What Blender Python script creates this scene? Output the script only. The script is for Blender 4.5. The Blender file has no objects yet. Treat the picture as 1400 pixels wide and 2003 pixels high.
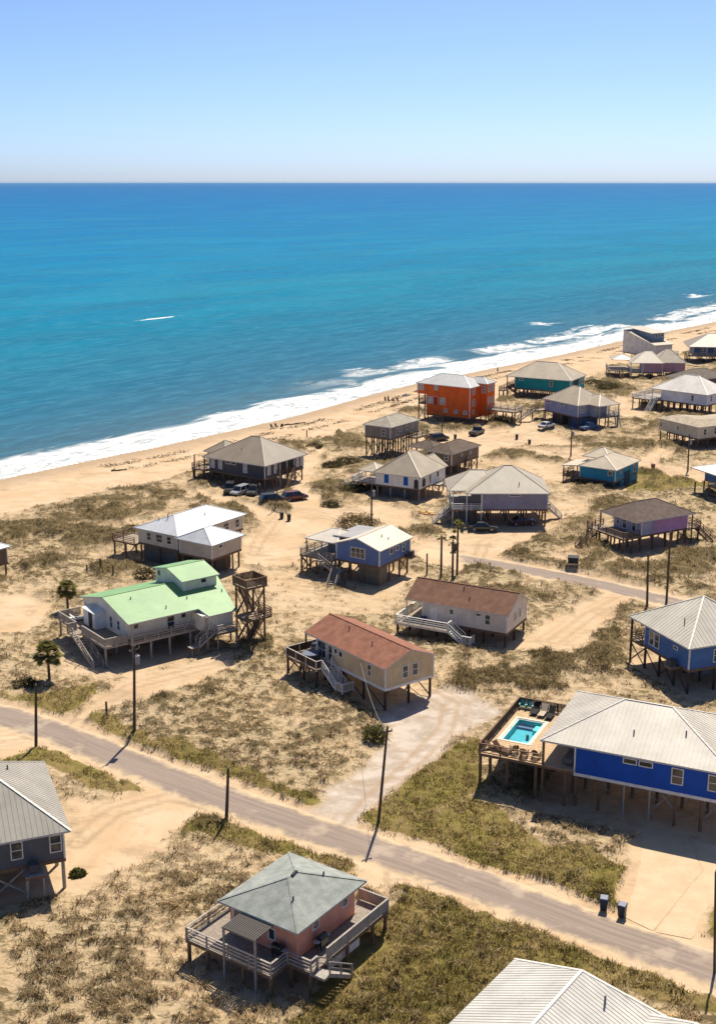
import bpy, math, random
import numpy as np
from mathutils import Vector, Matrix
random.seed(7); RNG=np.random.default_rng(7)
S=bpy.context.scene; C=S.collection
R=math.radians
# ---------------------------------------------------------------- camera
cam=bpy.data.objects.new('camera',bpy.data.cameras.new('camera')); C.objects.link(cam)
cam.location=(0,0,56); cam.rotation_euler=(R(90-14.612),0,0)
cam.data.sensor_fit='HORIZONTAL'; cam.data.sensor_width=36; cam.data.lens=63.77
cam.data.clip_start=1; cam.data.clip_end=200000
S.camera=cam
# ---------------------------------------------------------------- sky, sun, exposure
SUN_EL,SUN_AZ=55.0,16.8          # degrees; azimuth measured from +Y towards +X
W=bpy.data.worlds.new('World'); S.world=W; W.use_nodes=True
nt=W.node_tree; bg=nt.nodes['Background']
sky=nt.nodes.new('ShaderNodeTexSky'); sky.sky_type='NISHITA'; sky.sun_disc=False
sky.sun_elevation=R(SUN_EL); sky.sun_rotation=R(SUN_AZ); sky.altitude=0
sky.air_density=.5; sky.dust_density=.8; sky.ozone_density=9
nt.links.new(sky.outputs[0],bg.inputs[0]); bg.inputs[1].default_value=0.112
sun=bpy.data.objects.new('sun',bpy.data.lights.new('sun','SUN')); C.objects.link(sun)
sun.data.energy=5.0; sun.data.angle=R(.55); sun.data.color=(1,.92,.79)
sd=Vector((math.cos(R(SUN_EL))*math.sin(R(SUN_AZ)),math.cos(R(SUN_EL))*math.cos(R(SUN_AZ)),math.sin(R(SUN_EL))))
sun.rotation_euler=sd.to_track_quat('Z','Y').to_euler()
S.view_settings.view_transform='Standard'; S.view_settings.look='None'
S.view_settings.gamma=1; S.view_settings.exposure=.48; S.view_settings.use_curve_mapping=False
S.cycles.max_bounces=6; S.cycles.transparent_max_bounces=8

# ---------------------------------------------------------------- materials
class N:
    def __init__(s,name):
        s.m=bpy.data.materials.new(name); s.m.use_nodes=True; s.t=s.m.node_tree
        s.b=s.t.nodes['Principled BSDF']
    def n(s,kind,**kw):
        x=s.t.nodes.new('ShaderNode'+kind)
        for k,v in kw.items():
            if hasattr(x,k) and k not in x.inputs: setattr(x,k,v)
            else: x.inputs[k].default_value=v
        return x
    def l(s,a,b): s.t.links.new(a,b)
    def inp(s,x,i,v):
        if hasattr(v,'is_output'): s.l(v,x.inputs[i])
        elif v is not None: x.inputs[i].default_value=v
    def coord(s,which='Object',scale=(1,1,1),src=None):
        c=src or s.n('TexCoord').outputs[which]
        m=s.n('Mapping'); s.l(c,m.inputs[0]); m.inputs['Scale'].default_value=scale; return m.outputs[0]
    def noise(s,v,scale,detail=4,rough=.5,dist=0,out=0):
        x=s.n('TexNoise'); s.l(v,x.inputs['Vector'])
        x.inputs['Scale'].default_value=scale; x.inputs['Detail'].default_value=detail
        x.inputs['Roughness'].default_value=rough; x.inputs['Distortion'].default_value=dist
        return x.outputs[out]
    def math(s,op,a,b=0.,c=0.,clamp=False):
        x=s.n('Math'); x.operation=op; x.use_clamp=clamp
        s.inp(x,0,a); s.inp(x,1,b); s.inp(x,2,c); return x.outputs[0]
    def ramp(s,f,lo,hi,a=0.,b=1.):
        x=s.n('MapRange'); x.interpolation_type='SMOOTHSTEP'
        s.inp(x,0,f); s.inp(x,1,lo); s.inp(x,2,hi); s.inp(x,3,a); s.inp(x,4,b); return x.outputs[0]
    def mix(s,f,a,b,mode='MIX'):
        x=s.n('Mix'); x.data_type='RGBA'; x.blend_type=mode; x.clamp_factor=True
        s.inp(x,0,f)
        for i,v in ((6,a),(7,b)):
            if hasattr(v,'is_output'): s.l(v,x.inputs[i])
            else: x.inputs[i].default_value=(*v,1)
        return x.outputs[2]
    def bump(s,h,strength=.5,dist=.05):
        x=s.n('Bump'); x.inputs['Strength'].default_value=strength; x.inputs['Distance'].default_value=dist
        s.l(h,x.inputs['Height']); s.l(x.outputs[0],s.b.inputs['Normal'])
    def attr(s,name):
        x=s.n('Attribute'); x.attribute_name=name; return x
    def set(s,col=None,rough=None,spec=None):
        s.inp(s.b,'Base Color',(*col,1) if isinstance(col,tuple) else col)
        s.inp(s.b,'Roughness',rough); s.inp(s.b,'Specular IOR Level',spec); return s.m

MC={}
def mat(name,col,kind='plain',rough=.75):
    if name in MC: return MC[name]
    n=N(name); o=n.coord()
    d=tuple(c*.72 for c in col); li=tuple(min(1,c*1.12) for c in col)
    if kind=='wood':
        g=n.noise(n.coord(scale=(1,1,.25)),5,5,.6)
        c=n.mix(n.ramp(g,.3,.75),d,li)
        n.bump(g,.3,.02); n.set(c,.85,.2)
    elif kind=='siding':
        w=n.n('TexWave'); w.wave_type='BANDS'; w.bands_direction='Z'; w.wave_profile='SAW'
        n.l(o,w.inputs[0]); w.inputs['Scale'].default_value=1.57
        g=n.noise(o,.6,5,.6)
        st=n.noise(n.coord(scale=(3,3,.3)),1.2,3,.6)
        c=n.mix(n.ramp(g,.3,.7),tuple(c*.88 for c in col),li)
        c=n.mix(n.ramp(st,.5,.8,0,.5),c,tuple(c*.6 for c in col))
        n.bump(w.outputs[1],.6,.025); n.set(c,.6,.3)
    elif kind=='shingle':
        g=n.noise(o,1.1,6,.65); f=n.noise(o,9,3,.7)
        c=n.mix(n.ramp(g,.3,.72),d,li); c=n.mix(n.ramp(f,.35,.8,0,.35),c,tuple(c*.55 for c in col))
        w=n.n('TexWave'); w.wave_type='BANDS'; w.bands_direction='Z'; w.wave_profile='SAW'
        n.l(o,w.inputs[0]); w.inputs['Scale'].default_value=3.2; w.inputs['Distortion'].default_value=.6
        n.bump(w.outputs[1],.5,.02); n.set(c,.92,.15)
    elif kind=='metal':
        g=n.noise(o,.35,4,.6); st=n.noise(n.coord(scale=(1,1,.4)),1.3,7,.72)
        c=n.mix(n.ramp(g,.3,.7),tuple(c*.9 for c in col),li)
        c=n.mix(n.ramp(st,.5,.78,0,.45),c,tuple(c*q for c,q in zip(col,(.66,.6,.52))))
        n.set(c,.5,.35)
    elif kind=='glass':
        g=n.noise(o,.8,2)
        c=n.mix(g,d,li); n.set(c,.06,.7)
    elif kind=='paint':
        n.set(col,rough,.5); n.b.inputs['Coat Weight'].default_value=.5; n.b.inputs['Coat Roughness'].default_value=.08
        g=n.noise(o,2,3); n.set(n.mix(n.ramp(g,.3,.7),tuple(c*.85 for c in col),col))
    else:
        g=n.noise(o,1.5,5,.6)
        n.set(n.mix(n.ramp(g,.25,.75),tuple(c*.82 for c in col),li),rough,.3)
    MC[name]=n.m; return n.m
TRIM=mat('white trim paint',(.74,.72,.67)); WOOD=mat('weathered brown timber',(.20,.125,.075),'wood')
DECK=mat('sun bleached deck boards',(.36,.285,.205),'wood'); DARKW=mat('dark creosote timber',(.085,.058,.042),'wood')
WHITEW=mat('white painted timber',(.68,.66,.61)); GLASS=mat('dark window glass',(.035,.045,.055),'glass')
PALEW=mat('pale grey timber',(.40,.355,.30),'wood'); SCREEN=mat('grey insect screen',(.10,.10,.105))
BLACK=mat('black rubber',(.02,.02,.021)); STEEL=mat('galvanised steel',(.42,.43,.44),'metal'); FASC=mat('fascia',(.55,.53,.49))

# ---------------------------------------------------------------- mesh helpers
class MB:
    def __init__(s): s.v=[]; s.f=[]; s.mi=[]
    def add(s,vs,fs,m=0):
        o=len(s.v); s.v+=[tuple(v) for v in vs]; s.f+=[tuple(i+o for i in f) for f in fs]; s.mi+=[m]*len(fs); return s
    BF=[(0,3,2,1),(4,5,6,7),(0,1,5,4),(1,2,6,5),(2,3,7,6),(3,0,4,7)]
    def box(s,x0,y0,z0,x1,y1,z1,m=0):
        if x0>x1:x0,x1=x1,x0
        if y0>y1:y0,y1=y1,y0
        if z0>z1:z0,z1=z1,z0
        return s.add([(x0,y0,z0),(x1,y0,z0),(x1,y1,z0),(x0,y1,z0),(x0,y0,z1),(x1,y0,z1),(x1,y1,z1),(x0,y1,z1)],MB.BF,m)
    def beam(s,p,q,w=.1,h=None,m=0,up=(0,0,1)):
        p,q=Vector(p),Vector(q); h=h or w; d=(q-p)
        if d.length<1e-6: return s
        d.normalize(); u=Vector(up)
        if abs(d.dot(u))>.98: u=Vector((0,1,0))
        sx=d.cross(u).normalized()*w/2; sz=sx.cross(d).normalized()*h/2
        return s.add([p-sx-sz,p+sx-sz,p+sx+sz,p-sx+sz,q-sx-sz,q+sx-sz,q+sx+sz,q-sx+sz],[(0,1,2,3),(7,6,5,4),(4,5,1,0),(5,6,2,1),(6,7,3,2),(7,4,0,3)],m)
    def cyl(s,x,y,z0,z1,r0,r1=None,n=8,m=0,dx=0,dy=0):
        r1=r0 if r1 is None else r1
        vs=[(x+r0*math.cos(6.2832*i/n),y+r0*math.sin(6.2832*i/n),z0) for i in range(n)]+[(x+dx+r1*math.cos(6.2832*i/n),y+dy+r1*math.sin(6.2832*i/n),z1) for i in range(n)]
        return s.add(vs,[(i,(i+1)%n,(i+1)%n+n,i+n) for i in range(n)]+[tuple(range(n))[::-1],tuple(range(n,2*n))],m)
    def tube(s,p,q,r0,r1=None,n=6,m=0):
        p,q=Vector(p),Vector(q); r1=r0 if r1 is None else r1; d=(q-p).normalized()
        u=d.orthogonal().normalized(); w=d.cross(u)
        vs=[p+(u*math.cos(6.2832*i/n)+w*math.sin(6.2832*i/n))*r0 for i in range(n)]+[q+(u*math.cos(6.2832*i/n)+w*math.sin(6.2832*i/n))*r1 for i in range(n)]
        return s.add(vs,[(i,(i+1)%n,(i+1)%n+n,i+n) for i in range(n)]+[tuple(range(n))[::-1],tuple(range(n,2*n))],m)
    def prism(s,poly,z0,z1,m=0):
        n=len(poly)
        return s.add([(x,y,z0) for x,y in poly]+[(x,y,z1) for x,y in poly],[tuple(range(n))[::-1],tuple(range(n,2*n))]+[(i,(i+1)%n,(i+1)%n+n,i+n) for i in range(n)],m)
    def slab(s,polys,t,mt=0,me=1):
        idx={}; top=[]
        def vi(p):
            k=tuple(round(c,3) for c in p)
            if k not in idx: idx[k]=len(top); top.append(p)
            return idx[k]
        fs=[tuple(vi(p) for p in q) for q in polys]; n=len(top); ed={}
        for f in fs:
            for a,b in zip(f,f[1:]+f[:1]): ed[(a,b)]=1
        s.add(top+[(x,y,z-t) for x,y,z in top],fs,mt)
        o=len(s.v)-2*n
        for f in fs: s.f.append(tuple(i+n+o for i in f[::-1])); s.mi.append(me)
        for a,b in ed:
            if (b,a) not in ed: s.f.append((a+o,a+n+o,b+n+o,b+o)); s.mi.append(me)
        return s
    def mesh(s,name,mats,smooth=False):
        me=bpy.data.meshes.new(name); me.from_pydata(s.v,[],s.f)
        for m in (mats if isinstance(mats,(list,tuple)) else [mats]): me.materials.append(m)
        me.polygons.foreach_set('material_index',s.mi)
        if smooth: me.polygons.foreach_set('use_smooth',[True]*len(s.f))
        me.update(); return me
    def build(s,name,mats,parent=None,loc=(0,0,0),rz=0,kind=None,smooth=False):
        return O(name,s.mesh(name,mats,smooth),parent,loc,rz,kind)
def O(name,data,parent=None,loc=(0,0,0),rz=0,kind=None):
    o=bpy.data.objects.new(name,data); C.objects.link(o); o.parent=parent
    o.location=loc; o.rotation_euler=(0,0,rz)
    if kind: o['kind']=kind
    return o
def tag(o,label,cat,group=None):
    o['label']=label; o['category']=cat
    if group: o['group']=group
    return o
def thing(name,label,cat,loc,rz=0,group=None):
    return tag(O(name,None,None,loc,rz),label,cat,group)
def copy_tree(o,parent=None):
    c=o.copy(); C.objects.link(c); c.parent=parent
    for ch in list(o.children): copy_tree(ch,c)
    return c
CACHE={}
def cached(key,fn):
    if key not in CACHE: CACHE[key]=fn()
    return CACHE[key]

# ---------------------------------------------------------------- noise and masks on the ground
def vnoise(x,y,seed=0):
    xi=np.floor(x).astype(np.int64); yi=np.floor(y).astype(np.int64); fx=x-xi; fy=y-yi
    fx=fx*fx*(3-2*fx); fy=fy*fy*(3-2*fy)
    def h(a,b):
        v=(a*374761393+b*668265263+seed*982451653)&0xffffffff
        v=((v^(v>>13))*1274126177)&0xffffffff
        return ((v^(v>>16))&0xffff)/65535.
    return (h(xi,yi)*(1-fx)+h(xi+1,yi)*fx)*(1-fy)+(h(xi,yi+1)*(1-fx)+h(xi+1,yi+1)*fx)*fy
def fbm(x,y,sc,oct=3,seed=0):
    r=0;a=.5;t=0
    for i in range(oct):
        r=r+a*vnoise(x/sc*2**i+17.3*i,y/sc*2**i-9.1*i,seed+i); t+=a; a*=.5
    return r/t
def sdpoly(x,y,pts):
    p=np.array(pts); d=np.full(x.shape,1e9); s=np.ones(x.shape)
    n=len(p)
    for i in range(n):
        a=p[i]; b=p[i-1]; e=b-a; wx=x-a[0]; wy=y-a[1]
        t=np.clip((wx*e[0]+wy*e[1])/max(e@e,1e-9),0,1)
        d=np.minimum(d,(wx-e[0]*t)**2+(wy-e[1]*t)**2)
        c1=y>=a[1]; c2=y<b[1]; c3=e[0]*wy>e[1]*wx
        s=np.where((c1&c2&c3)|(~c1&~c2&~c3),-s,s)
    return s*np.sqrt(d)
def sdline(x,y,pts):
    p=np.array(pts); d=np.full(x.shape,1e9)
    for a,b in zip(p[:-1],p[1:]):
        e=b-a; wx=x-a[0]; wy=y-a[1]; t=np.clip((wx*e[0]+wy*e[1])/max(e@e,1e-9),0,1)
        d=np.minimum(d,(wx-e[0]*t)**2+(wy-e[1]*t)**2)
    return np.sqrt(d)
def ss(a,b,v):
    t=np.clip((v-a)/(b-a),0,1); return t*t*(3-2*t)
COAST=[(-120.76,178.67),(-89.99,215.87),(-70.35,242.82),(-58.49,257.80),(-44.99,273.53),(-30.03,293.06),(-17.72,309.72),(0.00,339.64),(14.73,362.84),(39.84,393.71),(69.43,430.07),(100.98,473.54),(149.98,534.36)]+[(330,790),(800,1400),(2000,2900),(9000,12000)]
COAST[0:0]=[(-1500,-1200)]
def coastd(x,y):                    # metres offshore (+) / inland (-)
    d=sdline(x,y,COAST); poly=COAST+[(9000,-9000),(-1500,-9000)]
    s=np.sign(sdpoly(x,y,poly)); return d*s

# ================================================================ GROUND
ROAD1=[(-68.08,144.03),(-48.95,132.98),(-38.84,127.60),(-32.36,123.63),(-25.95,118.42),(-18.89,112.82),(-11.93,107.68),(-4.57,102.65),(2.20,98.36),(8.48,94.06),(14.26,89.85),(19.59,85.82),(26.27,81.59),(32.25,77.24),(40.26,71.38)]
ROAD2=[(8.48,190.54),(11.91,188.86),(15.70,186.65),(23.00,181.85),(29.95,177.27),(36.40,171.96),(43.54,165.40),(48.05,161.34),(58.52,152.05),(72.34,139.90)]
BARE=[[(22.59,95.68),(25.33,104.53),(28.12,105.50),(35.75,99.93),(34.77,94.06),(30.48,90.97),(28.42,90.22),(25.44,84.94),(22.29,85.62),(20.27,88.26)],
  # sand that nothing grows on: beach, drives, tracks, yards
[(-89.61,176.78),(-62.52,214.29),(-55.59,218.97),(-49.09,227.36),(-39.23,236.79),(-32.49,245.61),(-33.62,267.91),(-25.72,285.03),(-16.37,285.03),(-6.85,277.94),(0.00,294.40),(7.80,318.70),(15.13,322.49),(34.20,322.49),(42.35,347.15),(64.79,362.80),(80.38,397.40),(107.23,421.63),(135.03,479.79),(236.21,590.78),(197.61,708.90),(-91.03,318.70),(-127.42,257.54)],
[(-33.92,123.37),(-30.61,128.01),(-28.64,135.22),(-26.03,138.78),(-17.40,144.71),(-15.00,142.35),(-15.59,139.10),(-21.37,133.42),(-26.48,129.82),(-29.21,125.32),(-27.75,120.85),(-29.46,120.24)],
[(-42.09,127.33),(-38.33,125.72),(-32.00,122.10),(-31.83,120.24),(-33.34,118.90),(-35.75,116.31),(-39.42,114.94)],
[(-27.19,107.68),(-21.70,109.00),(-18.64,111.09),(-18.22,111.63),(-12.81,106.97),(-12.18,104.53),(-15.03,103.96),(-16.11,101.73),(-16.72,98.19),(-19.00,96.09),(-21.92,93.43),(-24.31,95.68),(-25.16,102.65)],
[(19.27,145.75),(21.91,152.99),(31.76,166.28),(36.67,171.50),(39.41,167.39),(35.48,161.97),(27.98,148.39),(25.67,145.05),(22.52,145.75)],
[(0.22,96.50),(4.29,95.43),(5.72,93.90),(3.75,92.11),(1.81,88.76),(1.44,90.97),(0.00,94.06)],
[(-30.38,232.60),(-20.21,220.83),(-12.50,214.29),(-5.51,220.83),(0.00,215.35),(-2.40,205.13),(-8.19,195.19),(-8.49,183.16),(-16.86,181.85),(-18.83,195.19),(-15.86,205.13),(-20.90,218.24),(-28.94,224.62)],
[(-11.24,273.40),(-6.61,267.91),(-9.73,234.68),(-5.47,218.97),(-12.56,215.35)],
[(11.28,274.52),(17.61,286.25),(31.02,291.21),(42.43,287.47),(47.38,274.52),(58.08,256.05),(71.07,245.61),(79.14,238.94),(68.31,235.52),(55.12,246.99),(41.26,256.55),(29.76,267.91),(24.20,255.07),(22.05,267.91)],
[(7.49,198.81),(16.82,200.98),(28.81,202.56),(31.20,200.36),(23.95,189.98),(20.28,185.29),(15.86,188.58),(9.24,191.40)],
[(7.56,189.42),(14.29,188.86),(20.14,183.95),(15.09,178.78),(10.06,183.69)],
[(26.48,185.02),(35.05,194.30),(37.30,186.65),(30.74,182.37)],
[(56.29,255.07),(64.98,270.08),(68.79,265.25),(61.30,251.68)],
[(34.99,330.33),(40.31,318.70),(42.96,291.21),(35.07,285.03),(35.86,307.83)],
[(68.21,338.54),(74.21,334.38),(69.45,297.65),(64.79,307.83)],
[(-53.83,166.94),(-45.73,168.51),(-40.75,163.03),(-42.09,153.94),(-49.42,152.05)],
[(-3.59,215.35),(3.67,220.83),(8.97,215.35),(8.51,203.52),(1.61,191.40),(-0.80,191.40)],
]
SPARSE=[[(-13.43,82.34),(-9.21,88.04),(0.00,82.34),(-1.80,77.52),(-7.06,75.84),(-12.09,79.27)],[(-38.15,151.12),(-16.09,144.03),(-16.19,139.10),(-29.23,135.22),(-37.36,142.35)],[(-13.80,181.85),(-8.32,179.28),(-4.26,167.39),(5.10,171.96),(6.63,174.34),(4.11,160.93),(-5.43,159.28),(-9.65,161.97),(-12.48,163.03)],
[(36.35,230.56),(44.80,224.62),(40.06,213.58),(30.41,201.92),(33.65,215.35)],[(13.68,255.07),(36.10,257.54),(42.64,245.61),(39.22,230.56),(25.25,255.07)]]
GRAVEL=[(1.93,126.66),(5.12,131.24),(9.94,135.22),(15.56,130.38),(15.81,127.60),(10.57,120.85),(4.93,111.63),(0.56,104.72),(0.00,101.55),(-4.22,105.50),(-2.90,109.31),(0.25,113.26),(3.47,122.10)]
GREEN=[
[(-38.01,113.59),(-33.43,119.26),(-30.49,120.11),(-25.54,116.31),(-19.08,110.78),(-22.46,109.21),(-24.49,108.49),(-27.32,112.71),(-31.10,116.08),(-34.37,114.94)],
[(-15.41,104.34),(-12.30,106.68),(-6.36,101.91),(1.52,96.50),(0.00,94.70),(-4.37,97.34),(-8.11,100.82),(-12.30,102.19),(-16.09,99.93)],
[(1.41,88.40),(5.72,94.06),(10.65,90.37),(15.82,86.78),(20.35,83.82),(21.11,82.03),(17.31,77.81),(6.79,72.39),(-4.70,71.38),(-3.61,77.81),(-1.55,84.61)],
[(0.56,104.72),(6.63,116.08),(12.21,121.47),(13.62,119.63),(11.05,108.49),(15.62,99.76),(22.89,96.09),(22.56,92.49),(19.56,88.76),(12.64,93.43),(7.03,97.93),(1.59,102.19)],
[(-26.99,118.42),(-22.63,117.24),(-14.90,112.71),(-6.67,107.47),(-2.82,105.99),(-3.72,104.53),(-12.64,110.04),(-19.24,115.16),(-25.84,117.83)],
[(-38.40,128.01),(-34.78,131.53),(-30.40,135.22),(-28.85,134.77),(-30.69,128.43),(-34.07,124.02)],
[(25.90,85.96),(27.52,89.12),(31.37,94.06),(32.95,90.97),(29.80,83.30)],
[(53.34,243.35),(62.01,250.25),(69.84,241.12),(68.08,234.68),(55.97,228.55),(49.33,228.55)]]
DARK=[
[(18.67,144.88),(22.52,145.75),(26.00,144.03),(26.39,139.10),(22.68,134.46),(14.75,130.81),(9.94,135.22),(13.94,140.71)],
[(-62.98,203.52),(-52.13,211.84),(-47.26,232.60),(-35.39,230.56),(-26.85,222.71),(-27.81,215.35),(-35.61,213.58),(-38.29,208.44),(-41.63,198.81),(-34.38,195.19),(-21.61,183.16),(-28.29,181.33),(-35.92,189.98),(-47.48,195.19),(-59.48,191.40)],
[(-6.85,277.94),(0.58,280.27),(-1.10,266.84),(-5.51,267.91)],[(-6.94,259.05),(2.12,256.55),(0.50,242.45),(-5.99,241.12)],[(-4.29,229.75),(0.48,232.60),(2.06,225.79),(-0.93,222.71)],
[(-18.41,280.27),(-11.28,274.52),(-9.59,264.72),(-15.37,266.84)],[(-2.74,205.13),(-0.88,211.15),(1.77,212.53),(3.02,206.77),(1.69,201.92),(-1.68,200.36)],
[(31.66,309.95),(39.66,303.00),(34.93,283.83),(30.12,288.09)],[(40.30,272.28),(52.08,282.04),(68.08,286.25),(66.04,272.28),(51.92,262.63),(41.73,266.84)],
[(28.94,265.25),(39.48,274.52),(46.95,265.25),(31.74,256.55)],[(66.54,368.65),(79.39,365.70),(71.68,322.49),(64.15,342.79)],
[(8.57,205.13),(14.40,202.56),(15.83,193.42),(9.69,192.26)],[(22.44,187.19),(32.10,201.92),(42.62,215.35),(39.91,207.77),(24.47,184.49)],
[(24.86,184.49),(41.04,195.78),(56.66,192.84),(52.27,176.78),(40.55,174.34),(31.22,180.56)],
[(26.61,144.03),(34.24,160.93),(37.53,165.18),(34.53,149.29),(30.27,137.52),(26.44,135.98)],
[(-16.19,139.10),(-11.64,151.12),(-8.85,147.50),(-10.79,139.10),(-16.04,132.25),(-22.13,130.81)],
[(19.55,117.24),(23.05,108.49),(27.92,100.82),(24.32,100.82),(17.01,106.48),(12.21,110.56)],
[(-14.06,105.50),(-8.11,100.82),(-2.62,97.34),(-4.30,95.68),(-9.76,99.06),(-14.13,102.19)]]
FOOT=[(16.7,107.5,-25.0,17.5,12.8),(36.8,132.5,21.4,12.2,12.0),(2.9,128.1,37.6,7.4,15.1),(18.4,147.4,61.8,5.6,14.0),(3.1,171.9,56.3,9.1,8.1),(-27.2,142.2,37.4,9.5,13.4),(-26.7,180.5,55.3,16.1,9.0),(-21.1,176.2,51.9,7.1,7.4),(-17.2,229.2,55.8,12.9,15.4),(26.5,296.5,55.6,9.0,15.2),(6.8,257.2,55.4,12.7,7.1),(18.3,241.3,54.2,11.1,6.5),(11.3,221.4,60.9,11.8,9.9),(17.9,204.8,-0.5,14.2,11.8),(55.8,329.3,61.3,11.9,18.6),(51.1,291.3,32.7,10.0,12.6),(85.2,306.4,46.2,11.0,16.1),(73.1,267.4,28.8,9.0,13.2),(88.9,366.8,85.1,7.0,9.8),(48.3,230.9,54.8,11.4,8.0),(42.6,188.8,29.1,12.3,8.3),(-4.2,78.9,55.1,8.6,7.5),(-23.1,92.3,112.1,13.5,13.0),(94.5,403.8,28.0,7.4,16.4),(14.3,70.5,-125.7,12,11)]
CORNERS=[]
for ax,ay,an,l,w in FOOT:
    c,s=math.cos(R(an)),math.sin(R(an)); CORNERS.append(([(ax+u*c-v*s,ay+u*s+v*c) for u,v in ((-.5,-2.2),(l,-2.2),(l,w),(-.5,w))],(ax+l/2*c-w/2*s,ay+l/2*s+w/2*c),math.hypot(l,w)))
PAD=[(20.87,88.47),(23.55,96.33),(26.02,104.06),(35.48,99.06),(33.92,94.06),(30.48,90.97),(28.42,90.22),(25.41,85.28),(22.86,86.23)]
CORNERS.append((PAD,(PAD[1][0]+3,PAD[1][1]),13.))
def multi(x,y,polys,soft,amp=1.):
    j=(fbm(x,y,2.4,3,5)-.5)*2*amp; m=np.zeros(x.shape)
    for p in polys:
        q=np.array(p); pad=6
        k=(x>q[:,0].min()-pad)&(x<q[:,0].max()+pad)&(y>q[:,1].min()-pad)&(y<q[:,1].max()+pad)
        if k.any(): m[k]=np.maximum(m[k],ss(soft,-soft,sdpoly(x[k],y[k],p)+j[k]))
    return m
TRACKS=[[(-30.40,122.10),(-29.22,129.40),(-26.31,135.22),(-22.07,138.31),(-16.53,142.35)],[(-13.76,106.97),(-17.77,108.49),(-22.49,105.50),(-24.58,99.93)],[(-0.46,103.11),(1.92,108.49),(5.05,114.94),(9.15,123.37),(10.16,130.10),(8.06,132.98)],[(38.22,168.51),(30.64,159.89),(24.43,150.20)],[(8.48,190.54),(3.33,198.81),(-4.42,211.84),(-12.66,217.15),(-20.87,228.55),(-24.95,231.37)],[(-12.66,217.15),(-15.21,201.92),(-16.65,188.58)],[(70.21,242.45),(57.14,251.68),(43.59,264.72),(31.96,277.94),(18.41,280.27),(11.24,273.40)],[(31.96,277.94),(38.97,288.09),(44.09,292.48)],[(60.97,250.25),(64.90,262.63),(70.79,273.40)],[(18.11,187.19),(20.52,195.78),(25.16,200.36)],[(2.99,94.86),(3.32,91.72),(2.22,88.76)],[(-38.93,120.24),(-35.20,122.10),(-31.61,122.73)]]
def ruts(x,y):
    r=np.zeros(x.shape)
    for t in TRACKS:
        q=np.array(t); k=(x>q[:,0].min()-4)&(x<q[:,0].max()+4)&(y>q[:,1].min()-4)&(y<q[:,1].max()+4)
        if k.any():
            wv=(fbm(x[k],y[k],9,2,71)-.5)*1.2
            d=sdline(x[k]+wv,y[k]+wv*.5,t); r[k]=np.maximum(r[k],np.maximum(ss(.42,.12,np.abs(d-.8)),.6*ss(.4,.1,np.abs(d-1.9))*ss(.4,.6,fbm(x[k],y[k],6,2,72))))
    return r
def masks(x,y):
    cd=coastd(x,y); r1=sdline(x,y,ROAD1); r2=sdline(x,y,ROAD2); rd=np.minimum(r1,r2)
    far=np.clip(np.hypot(x,y)/120,1,3)
    bare=multi(x,y,BARE,.7,1.3); gravel=multi(x,y,[GRAVEL],.8,1.2); green=multi(x,y,GREEN,1.,1.6); dark=multi(x,y,DARK,1.6,3.2)
    sparse=multi(x,y,SPARSE,2.5,2.); foot=np.zeros(x.shape)
    for poly,c,rr in CORNERS:
        k=np.hypot(x-c[0],y-c[1])<rr+3
        if k.any(): foot[k]=np.maximum(foot[k],ss(1.,-1.,sdpoly(x[k],y[k],poly)))
    j=fbm(x,y,3.,3,9)
    bare=np.maximum(bare,ss(26,16,-cd+(j-.5)*8))
    shoulder=ss(3.8,2.9,rd+(j-.5)*1.6)
    verge=ss(6.6,4.6,rd+(j-.5)*3)*(1-shoulder)
    green=np.maximum(green,verge*ss(150,120,y)*.9)*(1-bare)*(1-gravel)*(1-shoulder)
    clump=ss(.30,.55,fbm(x,y,7.,3,21))
    clumpfar=ss(.42,.62,fbm(x,y,9.,3,33))
    fw=ss(130,190,y)
    veg=(clump*.45+.55)*(1-fw)+(clumpfar*.6+.5)*fw
    veg=veg*(1-bare)*(1-gravel)*(1-shoulder)*(1-.75*sparse)*(1-.8*foot)
    duneclump=ss(.46,.6,fbm(x,y,6.,3,44))
    dark=np.maximum(dark*(.12+.88*ss(.42,.56,fbm(x*.8,y,3.6,3,50))),fw*duneclump*veg)*(1-gravel)*(1-shoulder)*(1-.8*foot)
    dark=dark*np.clip(1-bare*1.2+ss(.4,.7,dark)*.8,0,1)
    return dict(cd=cd,rd=rd,bare=bare,gravel=gravel,green=green,dark=dark,veg=np.clip(veg,0,1),foot=foot,shoulder=shoulder)
def strokes(x,y): return ss(.49,.60,fbm(x*.75+.4*fbm(x,y,2,2,61),y*1.25,.75,3,91))
def relief(x,y,m):
    inl=-m['cd']
    z=-.6*(1-ss(0,34,inl))-.055*np.clip(m['cd'],0,200)
    z=z+(1-m['foot'])*(m['veg']*(.34*fbm(x,y,1.5,3,3)+.3*fbm(x,y,6,2,4)*1)+m['dark']*(.35+.9*fbm(x,y,2.6,3,6))*(.35+.65*ss(110,180,y))+m['veg']*.28*strokes(x,y)+m['green']*.10*fbm(x,y,.8,2,8))
    z=z+m['bare']*ss(8,30,inl)*.14*fbm(x,y,3.5,3,7)*(1-m['foot'])*(1-m['shoulder'])
    return z-.02*(m['shoulder'])
def gz(x,y):
    a=np.array([float(x)]); b=np.array([float(y)]); return float(relief(a,b,masks(a,b))[0])

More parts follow.
